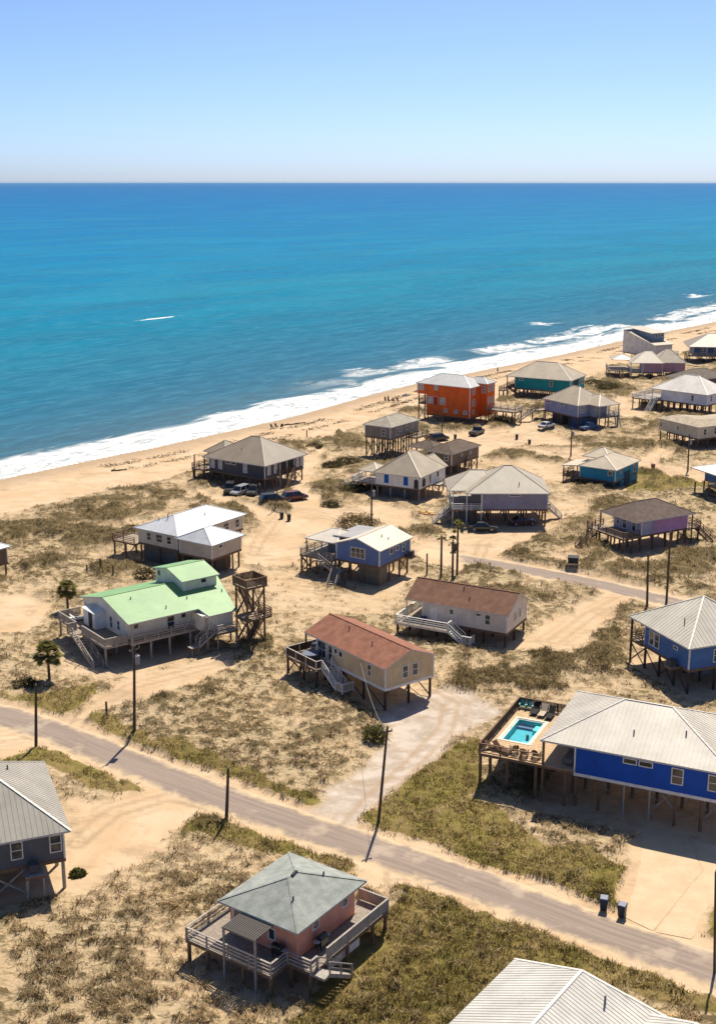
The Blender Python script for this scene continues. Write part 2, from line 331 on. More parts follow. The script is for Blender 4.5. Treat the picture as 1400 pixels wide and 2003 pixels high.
rr=[2,12,25,40,50]; r=55.
while r<640: rr.append(r); r*=1.0036
while r<9000: rr.append(r); r*=1.1
tt=np.concatenate([np.arange(-88,-24,4),np.arange(-24,24.01,.13),np.arange(26,90,4)])
rr=np.array(rr); Tg,Rg=np.meshgrid(np.radians(tt),rr); gx=(Rg*np.sin(Tg)).ravel(); gy=(Rg*np.cos(Tg)).ravel()
M_=masks(gx,gy); gzv=relief(gx,gy,M_)
nr,ntt=len(rr),len(tt)
i0=(np.arange(nr-1)[:,None]*ntt+np.arange(ntt-1)[None]).ravel()
quads=np.stack([i0,i0+1,i0+ntt+1,i0+ntt],1)[:,::-1]
def grid_mesh(name,co,quads,attrs):
    me=bpy.data.meshes.new(name); me.vertices.add(len(co)); me.vertices.foreach_set('co',np.ascontiguousarray(co,dtype=np.float32).ravel())
    n=len(quads); k=quads.shape[1]; me.loops.add(n*k); me.loops.foreach_set('vertex_index',np.ascontiguousarray(quads,dtype=np.int32).ravel())
    me.polygons.add(n); me.polygons.foreach_set('loop_start',np.arange(0,n*k,k,dtype=np.int32)); me.polygons.foreach_set('loop_total',np.full(n,k,dtype=np.int32))
    for a,v in attrs.items():
        if v.ndim==1:
            t=me.attributes.new(a,'FLOAT','POINT'); t.data.foreach_set('value',v.astype(np.float32))
        else:
            t=me.attributes.new(a,'FLOAT_VECTOR','POINT'); t.data.foreach_set('vector',v.astype(np.float32).ravel())
    me.update(calc_edges=True); return me
keep=(M_['cd'][quads].min(1)<60)
me=grid_mesh('ground',np.stack([gx,gy,gzv],1),quads[keep],{**{k:M_[k] for k in ('veg','green','dark','gravel','bare','cd')},'strk':strokes(gx,gy),'rut':ruts(gx,gy)})
me.polygons.foreach_set('use_smooth',[True]*len(me.polygons))
ground=O('ground',me,kind='structure')
n=N('sand and dune grass'); pos=n.n('NewGeometry').outputs['Position']
A=lambda k:n.attr(k).outputs['Fac']
flat=n.coord(src=pos,scale=(1,1,0))
n1=n.noise(flat,.9,8,.68,.3); n2=n.noise(flat,.16,5,.6,.5); n3=n.noise(flat,3.2,6,.7,.6); n4=n.noise(flat,.35,6,.65,.4)
sand=n.mix(n.ramp(n2,.3,.7),(.50,.345,.20),(.57,.425,.275))
sand=n.mix(n.ramp(n3,.45,.8,0,.35),sand,(.38,.262,.155))
trk=n.noise(n.coord(src=pos,scale=(.5,.12,0)),1.6,5,.6,1.2)
sand=n.mix(n.ramp(trk,.55,.72,0,.35),sand,(.44,.275,.14))
wetf=n.math('MULTIPLY',n.ramp(n.math('ADD',A('cd'),n.math('MULTIPLY',n4,6.)),-7,1.5),.75)
sand=n.mix(wetf,sand,(.33,.235,.15))
gr=n.mix(n.ramp(n4,.35,.65),(.50,.42,.34),(.36,.29,.225)); gr=n.mix(n.ramp(n1,.5,.7,0,.5),gr,(.60,.52,.43))
col=n.mix(A('gravel'),sand,gr)
mott=n.noise(n.coord(src=pos,scale=(.6,1.,0)),.35,7,.7,.8)
col=n.mix(n.ramp(mott,.50,.64,0,.55),col,(.33,.235,.145))
col=n.mix(n.math('MULTIPLY',A('rut'),n.ramp(n1,.3,.6,.35,.75)),col,(.35,.245,.15))
straw=n.mix(n.ramp(n3,.3,.7),(.34,.255,.13),(.56,.44,.27))
col=n.mix(n.math('MULTIPLY',A('veg'),n.ramp(n4,.3,.62,.35,.9)),col,straw)
streak=n.math('ADD',n.math('MULTIPLY',A('strk'),.16),n.noise(n.coord(src=pos,scale=(.8,1.3,0)),1.3,7,.7,.5))
col=n.mix(n.math('MULTIPLY',A('veg'),n.ramp(streak,.49,.64,0,.88)),col,(.115,.082,.034))
gcol=n.mix(n.ramp(n1,.35,.68),(.12,.10,.022),(.25,.20,.055)); gcol=n.mix(n.ramp(n2,.35,.6,0,.75),gcol,(.26,.185,.075))
edge=n.math('ADD',A('green'),n.math('MULTIPLY',n.math('SUBTRACT',n3,.5),.8))
col=n.mix(n.ramp(edge,.35,.65),col,gcol)
dcol=n.mix(n.ramp(n1,.35,.7),(.085,.06,.024),(.20,.145,.065))
de=n.math('ADD',A('dark'),n.math('MULTIPLY',n.math('SUBTRACT',n3,.5),.9))
col=n.mix(n.ramp(de,.3,.75,0,.9),col,dcol)
h=n.math('ADD',n.math('MULTIPLY',n3,n.math('ADD',A('veg'),.12)),n.math('MULTIPLY',n1,n.math('ADD',A('veg'),.1)))
n.bump(h,.8,.25); n.set(col,.95,.1); ground.data.materials.append(n.m)

# ---------------------------------------------------------------- roads
def resample(pts,step):
    p=np.array(pts); d=np.r_[0,np.cumsum(np.hypot(*np.diff(p,axis=0).T))]; t=np.arange(0,d[-1],step)
    # smooth polyline
    x=np.interp(t,d,p[:,0]); y=np.interp(t,d,p[:,1]); k=np.ones(9)/9
    xs=np.convolve(np.pad(x,4,'edge'),k,'valid'); ys=np.convolve(np.pad(y,4,'edge'),k,'valid'); return xs,ys
n=N('worn sandy asphalt'); pos=n.n('NewGeometry').outputs['Position']
uv=n.attr('st').outputs['Vector']
f1=n.noise(pos,.5,6,.65,.8); f2=n.noise(pos,4,5,.7); lane=n.noise(n.coord(src=uv,scale=(.05,1.4,0)),2.,5,.6,.4)
c=n.mix(n.ramp(lane,.3,.7),(.225,.172,.135),(.295,.23,.18)); c=n.mix(n.ramp(f2,.5,.8,0,.3),c,(.13,.10,.08))
patch=n.noise(pos,.22,4,.6); c=n.mix(n.ramp(patch,.56,.68,0,.65),c,(.43,.34,.25))
e=n.math('ADD',n.attr('edge').outputs['Fac'],n.math('MULTIPLY',n.math('SUBTRACT',f1,.5),.9))
c=n.mix(n.ramp(e,.5,.92),c,(.56,.415,.25)); n.bump(f2,.3,.02); n.set(c,.9,.2); ASPH=n.m
def road(pts,hw,z,fade=0):
    xs,ys=resample(pts,1.); tx=np.gradient(xs); ty=np.gradient(ys); l=np.hypot(tx,ty); nx,ny=-ty/l,tx/l
    tq=np.linspace(-1,1,13); Xs=xs[:,None]+nx[:,None]*tq*hw; Ys=ys[:,None]+ny[:,None]*tq*hw
    j=(fbm(Xs.ravel(),Ys.ravel(),2.,2,77).reshape(Xs.shape)-.5)*.9*np.abs(tq)**4
    Xs+=nx[:,None]*j; Ys+=ny[:,None]*j
    co=np.stack([Xs.ravel(),Ys.ravel(),np.full(Xs.size,z)+np.repeat([0],Xs.size)],1); co[:,2]+=.03-.13*np.abs(np.tile(tq,len(xs)))**4
    m,k=Xs.shape; i=(np.arange(m-1)[:,None]*k+np.arange(k-1)[None]).ravel()
    q=np.stack([i,i+k,i+k+1,i+1],1)
    st=np.stack([np.repeat(np.arange(m),k)*1.,np.tile(tq*hw,m),np.zeros(m*k)],1)
    eg=np.abs(np.tile(tq,m)); eg=np.maximum(eg,np.repeat(np.clip(1.3-np.arange(m)/fade,0,1.3),k)) if fade else eg
    me=grid_mesh('road',co,q,{'edge':eg,'st':st}); me.materials.append(ASPH)
    return O('road',me,kind='structure')
road(ROAD1,2.7,.03); road(ROAD2,2.6,.03,14.)
# concrete driveway by the royal blue house, cast in slabs
n=N('sandy concrete'); o=n.coord(); f=n.noise(o,.5,6,.6); g=n.noise(o,5,4,.7)
n.set(n.mix(n.ramp(g,.4,.8,0,.4),n.mix(n.ramp(f,.3,.7),(.50,.365,.22),(.58,.44,.28)),(.40,.29,.18)),.9,.2); CONC=n.m
drive=O('driveway',None,kind='structure')
for q in ([(25.87,103.40),(29.05,100.82),(28.81,95.27),(22.76,86.50),(20.87,88.47),(23.55,96.33)],[(29.21,100.73),(35.98,96.50),(32.47,92.11),(28.73,89.85),(25.44,85.41),(22.89,86.37),(28.96,95.19)]):
    MB().prism(q[::-1],-.1,.02).build('slab',CONC,drive)

# ================================================================ SEA
ux,uy=.603,.797; vx,vy=-.797,.603; ox,oy=-70.35,242.8
def geo(a,b,step,far,ratio):
    l=list(np.arange(a,b,step)); s=step; x=b
    while x<far: l.append(x); s*=ratio; x+=s
    return l
U=geo(-60,470,2.2,60000,1.25); U=[-60-(u) for u in geo(2,3,1,60000,1.5)][::-1]+U
V=geo(-40,120,1.0,60000,1.16)
U=np.array(U);V=np.array(V); Vg,Ug=np.meshgrid(V,U); uu=Ug.ravel(); vv=Vg.ravel()
sx=ox+uu*ux+vv*vx; sy=oy+uu*uy+vv*vy; scd=np.where(vv<400,coastd(sx,sy),vv)
ph=scd/16*6.283+fbm(uu,vv,30,2,3)*5
amp=ss(2,14,scd)*ss(260,40,scd)*.34*(.4+fbm(uu,vv,35,2,8))
sz=-.6+amp*np.sin(ph)+np.where(vv<120,.10*(fbm(uu*.6,vv,5,2,12)-.5)*ss(0,8,scd),0)
m,k=len(U),len(V); i=(np.arange(m-1)[:,None]*k+np.arange(k-1)[None]).ravel()
me=grid_mesh('sea',np.stack([sx,sy,sz],1),np.stack([i,i+k,i+k+1,i+1],1),{'cd':scd,'uv3':np.stack([uu,vv,vv*0],1)})
me.polygons.foreach_set('use_smooth',[True]*len(me.polygons))
sea=O('sea',me,kind='structure')
n=N('sea water'); cd=n.attr('cd').outputs['Fac']; uv=n.attr('uv3').outputs['Vector']
wob=n.noise(n.coord(src=uv,scale=(.006,.014,0)),1.,4,.6,.5)
cdw=n.math('MULTIPLY',cd,n.math('ADD',n.math('MULTIPLY',wob,1.2),.4))
lg=n.math('LOGARITHM',n.math('MAXIMUM',cdw,1.),10.)
cr=n.n('ValToRGB'); n.l(n.math('DIVIDE',lg,5.),cr.inputs[0]); el=cr.color_ramp.elements
pts=[(.0,(.18,.22,.22)),(.26,(.062,.125,.165)),(.36,(.024,.125,.20)),(.46,(.002,.158,.25)),(.55,(.0,.158,.315)),(.66,(.0,.112,.325)),(.8,(.0,.075,.285)),(1.,(.001,.08,.26))]
el[0].position=pts[0][0]; el[0].color=(*pts[0][1],1); el[1].position=pts[-1][0]; el[1].color=(*pts[-1][1],1)
for p_,c_ in pts[1:-1]:
    x=el.new(p_); x.color=(*c_,1)
big=n.noise(n.coord(src=uv,scale=(.012,.05,0)),1.,6,.65,.6)
wc=n.mix(n.ramp(big,.35,.65,0,.45),cr.outputs[0],(.02,.10,.17))
patch2=n.noise(n.coord(src=uv,scale=(.004,.011,0)),1.,5,.62,.9)
wc=n.mix(n.math('MULTIPLY',n.ramp(patch2,.42,.66,0,.25),n.ramp(cd,25.,120.)),wc,(.03,.25,.33))
fine=n.noise(n.coord(src=uv,scale=(.10,.45,0)),1.,6,.68,.6)
wc=n.mix(n.ramp(fine,.42,.72,0,.4),wc,(.08,.26,.36))
# foam: swash, then broken bands further out, then a few whitecaps
lowu=n.noise(n.coord(src=uv,scale=(.018,.0,0)),1.,3,.55)
fu=n.noise(n.coord(src=uv,scale=(.055,.16,0)),1.,7,.62,1.4)
fv=n.noise(n.coord(src=uv,scale=(.22,.75,0)),1.,6,.7,1.0)
lowb=n.noise(n.coord(src=uv,scale=(.018,.0,0)),1.7,3,.5)
sepx=n.n('SeparateXYZ'); n.l(uv,sepx.inputs[0])
width=n.math('ADD',n.math('MULTIPLY',lowu,18.),5.)
ed=n.math('ADD',n.math('SUBTRACT',cd,width),n.math('MULTIPLY',n.math('SUBTRACT',fu,.5),22.))
swash=n.ramp(ed,3.,-4.)
lace=n.noise(n.coord(src=uv,scale=(.16,.30,0)),1.,7,.7,1.6)
crest=n.ramp(ed,-9.,-1.,0.,1.)
thick=n.math('MAXIMUM',n.ramp(lace,.38,.54,.35,1.),crest)
swash=n.math('MULTIPLY',swash,thick)
def band(c0,spread,src,thr,half,ulo,uhi):
    d_=n.math('ABSOLUTE',n.math('SUBTRACT',cd,n.math('ADD',n.math('MULTIPLY',lowu,spread),c0)))
    g_=n.math('MULTIPLY',n.ramp(src,thr,thr+.07),n.ramp(sepx.outputs[0],ulo,uhi))
    e_=n.ramp(n.math('ADD',d_,n.math('MULTIPLY',n.math('SUBTRACT',fu,.45),26.)),half+4.,half-2.)
    return n.math('MULTIPLY',n.math('MULTIPLY',e_,g_),n.ramp(lace,.40,.56,.35,1.))
band=n.math('MAXIMUM',band(9.,28.,lowb,.42,5.,110.,190.),band(28.,36.,lowu,.55,3.5,190.,260.))
cap=n.noise(n.coord(src=uv,scale=(.035,.16,0)),1.,7,.72,.8)
caps=n.math('MULTIPLY',n.ramp(n.math('ADD',cap,n.ramp(sepx.outputs[0],60.,350.,0.,.0)),.69,.75),n.math('MULTIPLY',n.ramp(cd,30.,60.),n.ramp(cd,900.,250.)))
caps=n.math('MULTIPLY',caps,.6)
def spot(u0,v0,su,sv):
    x=n.n('Mapping'); n.l(uv,x.inputs[0]); x.inputs['Location'].default_value=(-u0*su,-v0*sv,0); x.inputs['Scale'].default_value=(su,sv,0)
    l=n.n('VectorMath'); l.operation='LENGTH'; n.l(x.outputs[0],l.inputs[0])
    return n.ramp(n.math('ADD',l.outputs['Value'],n.math('MULTIPLY',n.math('SUBTRACT',fv,.5),2.2)),1.05,.6)
sp=spot(*(233.1, 195.3),1/13.,1/1.8)
foam=n.math('MAXIMUM',n.math('MAXIMUM',swash,band),n.math('MAXIMUM',caps,sp),clamp=True)
wc=n.mix(foam,wc,(.74,.735,.70))
hb=n.math('ADD',n.math('ADD',fine,n.math('MULTIPLY',big,2.)),n.math('MULTIPLY',foam,.5))
n.bump(hb,.55,.6)
n.set(wc,.32,.012); n.l(n.ramp(foam,0,1,.48,.9),n.b.inputs['Roughness']); n.b.inputs['IOR'].default_value=1.33
sea.data.materials.append(n.m)

# ---------------------------------------------------------------- sea air: one even, closed box of thin haze
hz=MB().box(-70000,-70000,-40,70000,70000,60).mesh('haze',[]); hm=bpy.data.materials.new('thin sea haze'); hm.use_nodes=True; ht=hm.node_tree
for q in list(ht.nodes):
    if q.type=='BSDF_PRINCIPLED': ht.nodes.remove(q)
pv=ht.nodes.new('ShaderNodeVolumePrincipled'); pv.inputs['Density'].default_value=1.0e-5; pv.inputs['Color'].default_value=(.50,.76,1,1)
ht.links.new(pv.outputs[0],next(q for q in ht.nodes if q.type=='OUTPUT_MATERIAL').inputs['Volume']); hz.materials.append(hm); O('haze',hz,kind='stuff')

# ================================================================ HOUSES
# local frame of a house: origin at the ground under its nearest eave corner,
# x along the right-hand side ('r' wall, facing -y), y along the left-hand side ('l' wall, facing -x)
ROT={'r':0,'l':-math.pi/2,'R':math.pi/2,'B':math.pi}
class House:
    def __init__(s,label,xy,ang,name='stilt_house',cat='house',group=None):
        s.root=thing(name,label,cat,(xy[0],xy[1],0),R(ang),group); s.roofs=[]
        s.xy=xy; s.ang=R(ang)
    def world(s,x,y,z=0):
        c,n=math.cos(s.ang),math.sin(s.ang); return (s.xy[0]+x*c-y*n,s.xy[1]+x*n+y*c,z)
    def part(s,name,mb,m,**k): return mb.build(name,m,k.pop('parent',s.root),**k)
    def walls(s,x0,y0,x1,y1,z0,z1,m,trim=TRIM,band=None,gable=None,label=None):
        s.x0,s.y0,s.x1,s.y1,s.z0=x0,y0,x1,y1,z0
        b=MB().box(x0,y0,z0,x1,y1,z1)
        if gable:                         # gable=(axis, rise): a triangle on both ends up to the ridge
            ax,ri=gable
            if ax=='y':
                xm=(x0+x1)/2; b.add([(x0,y0,z1),(x1,y0,z1),(xm,y0,z1+ri),(x0,y1,z1),(x1,y1,z1),(xm,y1,z1+ri)],[(0,1,2),(5,4,3),(0,2,5,3),(1,4,5,2)])
            else:
                ym=(y0+y1)/2; b.add([(x0,y0,z1),(x0,y1,z1),(x0,ym,z1+ri),(x1,y0,z1),(x1,y1,z1),(x1,ym,z1+ri)],[(2,1,0),(3,4,5),(0,3,5,2),(1,2,5,4)])
        w=s.part('wall',b,m)
        if label: w['label']=label
        if trim:
            for (x,y) in ((x0,y0),(x1,y0),(x0,y1)):
                s.part('corner_trim',MB().box(x-.03,y-.03,z0-.003,x+.11 if x==x0 else x+.03,y+.11 if y==y0 else y+.03,z1-.03) if 0 else
                    MB().box(x-.028 if x==x0 else x-.12,y-.028 if y==y0 else y-.12,z0-.002,x+.12 if x==x0 else x+.028,y+.12 if y==y0 else y+.028,z1-.02),trim)
        s.part('floor_beam',MB().box(x0-.034,y0-.034,z0-.30,x1+.034,y1+.034,z0+.0),band or WOOD)
        return w
    def slab(s,polys,m,t=.16,rib=0,caps=None,edge=None,label=None):
        r=s.part('roof',MB().slab(polys,t),[m,edge or FASC])
        if label: r['label']=label
        if rib:
            b=MB()
            for q in polys:
                P_=[Vector(p) for p in q]; nn=(P_[1]-P_[0]).cross(P_[2]-P_[0])
                for i in range(3,len(P_)):
                    if nn.length<1e-6: nn=(P_[1]-P_[0]).cross(P_[i]-P_[0])
                nn.normalize(); nn=nn if nn.z>0 else -nn
                h=Vector((0,0,1)).cross(nn)
                if h.length<1e-4: continue
                h.normalize(); us=[p.dot(h) for p in P_]; u=math.ceil(min(us)/rib)*rib
                while u<max(us):
                    hit=[]
                    for a,c in zip(P_,P_[1:]+P_[:1]):
                        ua,uc=a.dot(h),c.dot(h)
                        if (ua-u)*(uc-u)<0: hit.append(a+(c-a)*((u-ua)/(uc-ua)))
                    if len(hit)==2: b.beam(hit[0]+nn*.008,hit[1]+nn*.008,.04,.035,up=nn)
                    u+=rib
            if b.v: b.build('roof_seam',m,r,kind='stuff')
        seen=set()
        if caps is not False:
            ed={}; b=MB()
            for q in polys:
                for a,c in zip(q,q[1:]+q[:1]):
                    k=tuple(sorted((tuple(round(v,2) for v in a),tuple(round(v,2) for v in c)))); ed[k]=ed.get(k,0)+1
            for (a,c),cnt in ed.items():
                if cnt==2: b.beam((a[0],a[1],a[2]+.012),(c[0],c[1],c[2]+.012),.2,.035)
            if b.v: b.build('ridge_cap',caps or m,r)
        s.roofs.append(r); return r
    def hip(s,x0,y0,x1,y1,z,zr,m,i0=None,i1=None,axis=None,**k):
        ax=axis or ('x' if x1-x0>=y1-y0 else 'y')
        if ax=='x':
            w=(y1-y0)/2; i0=w if i0 is None else i0; i1=w if i1 is None else i1; ym=(y0+y1)/2
            a,b=(x0+i0,ym,zr),(x1-i1,ym,zr)
            A,B,C_,D=(x0,y0,z),(x1,y0,z),(x1,y1,z),(x0,y1,z)
            if x1-i1-x0-i0<.05: a=b=((x0+x1)/2,ym,zr); po=[[A,B,a],[B,C_,a],[C_,D,a],[D,A,a]]
            else: po=[[A,B,b,a],[B,C_,b],[C_,D,a,b],[D,A,a]]
        else:
            w=(x1-x0)/2; i0=w if i0 is None else i0; i1=w if i1 is None else i1; xm=(x0+x1)/2
            a,b=(xm,y0+i0,zr),(xm,y1-i1,zr)
            A,B,C_,D=(x0,y0,z),(x1,y0,z),(x1,y1,z),(x0,y1,z)
            if y1-i1-y0-i0<.05: a=b=(xm,(y0+y1)/2,zr); po=[[A,B,a],[B,C_,a],[C_,D,a],[D,A,a]]
            else: po=[[A,B,a],[B,C_,b,a],[C_,D,b],[D,A,a,b]]
        return s.slab(po,m,**k)
    def gable(s,x0,y0,x1,y1,z,zr,m,axis='y',**k):
        if axis=='y':
            xm=(x0+x1)/2; po=[[(x0,y0,z),(xm,y0,zr),(xm,y1,zr),(x0,y1,z)],[(xm,y0,zr),(x1,y0,z),(x1,y1,z),(xm,y1,zr)]]
        else:
            ym=(y0+y1)/2; po=[[(x0,y0,z),(x1,y0,z),(x1,ym,zr),(x0,ym,zr)],[(x0,ym,zr),(x1,ym,zr),(x1,y1,z),(x0,y1,z)]]
        return s.slab(po,m,**k)
    def vents(s,pts,m=None):
        for x,y,z in pts: MB().cyl(x,y,z-.3,z+.35,.07,n=6).build('vent_pipe',m or SCREEN,s.roofs[0])
    def win(s,face,u,z,w,h,fm=TRIM,style=None,pl=None,label=None,glass=GLASS,name='window'):
        if pl is None: pl={'r':s.y0,'l':s.x0,'R':s.x1,'B':s.y1}[face]
        loc={'r':(u,pl,z),'l':(pl,u,z),'R':(pl,u,z),'B':(u,pl,z)}[face]
        style=style or ('hung' if h>.95 else 'plain')
        w=round(w,1); h=round(h,1)
        def fmesh():
            b=MB(); t=.09
            b.box(-w/2-t,-.06,-h/2-t,w/2+t,0,-h/2); b.box(-w/2-t,-.06,h/2,w/2+t,0,h/2+t)
            b.box(-w/2-t,-.06,-h/2,-w/2,0,h/2); b.box(w/2,-.06,-h/2,w/2+t,0,h/2)
            if style=='hung': b.box(-w/2,-.045,-.03,w/2,0,.03)
            if style=='triple':
                for q in (-1,1): b.box(q*w/6-.035,-.045,-h/2,q*w/6+.035,0,h/2)
                for q in (-1,0,1): b.box(q*w/3-w/6+.035 if q>-1 else -w/2,-.04,-.02,q*w/3+w/6-.035 if q<1 else w/2,0,.02)
            if style=='twin': b.box(-.05,-.045,-h/2,.05,0,h/2); b.box(-w/2,-.04,-.025,-.05,0,.025); b.box(.05,-.04,-.025,w/2,0,.025)
            return b.mesh('window_frame',fm)
        f=O(name,cached(('wf',w,h,style,fm.name),fmesh),s.root,loc,ROT[face])
        if label: f['label']=label
        O('pane',cached(('wp',w,h,glass.name),lambda:MB().box(-w/2,-.02,-h/2,w/2,0.02,h/2).mesh('pane',glass)),f)
        return f
    def door(s,face,u,z0,w,h,m,pl=None):
        if pl is None: pl={'r':s.y0,'l':s.x0,'R':s.x1,'B':s.y1}[face]
        loc={'r':(u,pl,z0),'l':(pl,u,z0),'R':(pl,u,z0),'B':(u,pl,z0)}[face]
        d=MB().box(-w/2,-.05,0,w/2,0,h).build('door',m,s.root,loc,ROT[face])
        MB().box(-w/2-.08,-.035,0,-w/2-.001,0,h+.08).box(w/2+.001,-.035,0,w/2+.08,0,h+.08).box(-w/2,-.035,h+.001,w/2,0,h+.08).build('door_frame',TRIM,d)
        return d
    def piles(s,xs,ys,zt,m=WOOD,r=.15,name='pile',sq=False):
        me=cached(('pile',round(zt,2),m.name,r,sq),lambda:(MB().box(-r,-r,-.7,r,r,zt) if sq else MB().cyl(0,0,-.7,zt,r*1.08,r,7)).mesh(name,m))
        for x in xs:
            for y in ys: O(name,me,s.root,(x,y,0))
    def pilesat(s,pts,zt,m=WOOD,r=.15,name='pile',sq=False):
        for x,y in pts: s.piles([x],[y],zt,m,r,name,sq)
    def xb(s,a,b,z0,z1,m=WOOD,single=False):
        d=(Vector((b[0]-a[0],b[1]-a[1],0))).normalized(); nx,ny=-d.y*.12,d.x*.12
        MB().beam((a[0]+nx,a[1]+ny,z0),(b[0]+nx,b[1]+ny,z1),.05,.15).build('brace',m,s.root)
        if not single: MB().beam((a[0]-nx,a[1]-ny,z1),(b[0]-nx,b[1]-ny,z0),.05,.15).build('brace',m,s.root)
    def xrow(s,pts,z0,z1,m=WOOD,every=2,single=False):
        for i in range(0,len(pts)-1,every): s.xb(pts[i],pts[i+1],z0,z1,m,single)
    def deck(s,rects,z,m=DECK,axis='x',rim=WOOD):
        b=MB()
        for x0,y0,x1,y1 in rects:
            if axis=='x':
                k=max(1,round((y1-y0)/.155)); st=(y1-y0)/k
                for i in range(k): b.box(x0,y0+i*st,z-.04,x1,y0+(i+1)*st-.014,z-.004*(i%3))
            else:
                k=max(1,round((x1-x0)/.155)); st=(x1-x0)/k
                for i in range(k): b.box(x0+i*st,y0,z-.04,x0+(i+1)*st-.014,y1,z-.004*(i%3))
        d=s.part('deck',b,m); f=MB()
        for x0,y0,x1,y1 in rects:
            f.box(x0+.01,y0+.01,z-.28,x1-.01,y0+.06,z-.045).box(x0+.01,y1-.06,z-.28,x1-.01,y1-.01,z-.045).box(x0+.01,y0+.065,z-.28,x0+.06,y1-.065,z-.045).box(x1-.06,y0+.065,z-.28,x1-.01,y1-.065,z-.045)
            n=int((x1-x0)/.6)
            for i in range(1,n): f.box(x0+i*.6,y0+.065,z-.24,x0+i*.6+.05,y1-.065,z-.05)
        f.build('joists',rim,d); return d
    def rail(s,pts,z,m=WOOD,style='rails',h=1.0,step=1.9,cap=None,infill=None):
        b=MB(); bal=MB(); posts=[]
        for (ax,ay,*az),(bx,by,*bz) in zip(pts[:-1],pts[1:]):
            za=az[0] if az else z; zb=bz[0] if bz else z
            b.beam((ax,ay,za+h),(bx,by,zb+h),.15,.055)
            b.beam((ax,ay,za+.12),(bx,by,zb+.12),.05,.09)
            if style in('rails','wire'):
                for q in ((.42,.7) if style=='rails' else (.4,.6,.8)): b.beam((ax,ay,za+q*h),(bx,by,zb+q*h),.03 if style=='wire' else .045,.03 if style=='wire' else .11)
            L=math.dist((ax,ay),(bx,by)); k=max(1,round(L/step))
            for i in range(k+1): posts.append((round(ax+(bx-ax)*i/k,2),round(ay+(by-ay)*i/k,2),round(za+(zb-za)*i/k,2)))
            if style in('bal','slat'):
                st=.19 if style=='bal' else .15; wd=.045 if style=='bal' else .11; kk=max(1,int(L/st))
                for i in range(kk):
                    t=(i+.5)/kk; x,y,zz=ax+(bx-ax)*t,ay+(by-ay)*t,za+(zb-za)*t
                    dx,dy=(bx-ax)/L*wd/2,(by-ay)/L*wd/2; nx,ny=-(by-ay)/L*.018,(bx-ax)/L*.018
                    bal.prism([(x-dx-nx,y-dy-ny),(x+dx-nx,y+dy-ny),(x+dx+nx,y+dy+ny),(x-dx+nx,y-dy+ny)],zz+.16,zz+h-.03)
            if style=='panel':
                nx,ny=-(by-ay)/L*.02,(bx-ax)/L*.02
                bal.add([(ax-nx,ay-ny,za+.16),(bx-nx,by-ny,zb+.16),(bx+nx,by+ny,zb+.16),(ax+nx,ay+ny,za+.16),(ax-nx,ay-ny,za+h-.03),(bx-nx,by-ny,zb+h-.03),(bx+nx,by+ny,zb+h-.03),(ax+nx,ay+ny,za+h-.03)],MB.BF)
        r=s.part('railing',b,cap or m)
        if bal.v: bal.build('balusters' if style!='panel' else 'infill_panel',infill or m,r,kind='stuff' if style!='panel' else None)
        pm=cached(('rp',m.name,h),lambda:MB().box(-.055,-.055,-.2,.055,.055,h+.02).mesh('post',m))
        for q in dict.fromkeys(posts): O('post',pm,r,q)
        return r
    def stairs(s,top,bot,w,m=WOOD,rm=None,tread=None,rails=True):
        a,b=Vector(top),Vector(bot); d=(b-a); hd=Vector((d.x,d.y,0)).normalized(); n=Vector((-hd.y,hd.x,0))*w/2
        mb=MB()
        for q in (-1,1): mb.beam(a+n*q-Vector((0,0,.12)),b+n*q-Vector((0,0,.05)),.06,.28)
        st=s.part('stairs',mb,m); k=max(3,round(abs(d.z)/.19)); ang=math.atan2(hd.y,hd.x)
        sm=cached(('step',round(w,2),(tread or m).name),lambda:MB().box(-.15,-w/2+.04,-.045,.15,w/2-.04,0).mesh('step',tread or m))
        for i in range(k):
            p=a+d*((i+.5)/k); O('step',sm,st,p,ang)
        if rails:
            for q in (-1,1):
                h=MB(); h.beam(a+n*q+Vector((0,0,.95)),b+n*q+Vector((0,0,.95)),.08,.09).beam(a+n*q+Vector((0,0,.5)),b+n*q+Vector((0,0,.5)),.04,.08)
                kk=max(1,round(d.length/1.6))
                for i in range(kk+1):
                    p=a+d*(i/kk)+n*q; h.box(p.x-.05,p.y-.05,p.z-.15,p.x+.05,p.y+.05,p.z+.97)
                h.build('handrail',rm or m,st)
        return st
    def box(s,name,x0,y0,z0,x1,y1,z1,m,parent=None): return MB().box(x0,y0,z0,x1,y1,z1).build(name,m,parent or s.root)

# colours of walls and roofs
def sid(n,c): return mat(n,c,'siding')
def shi(n,c): return mat(n,c,'shingle')
def met(n,c): return mat(n,c,'metal')
ROYAL=sid('royal blue siding',(0.004,0.076,0.414)); WHMETAL=met('white metal roofing',(0.526,0.492,0.420)); PALEMETAL=met('pale cream metal roofing',(0.544,0.495,0.396))
GREYSH=shi('warm grey shingles',(.315,.28,.235))

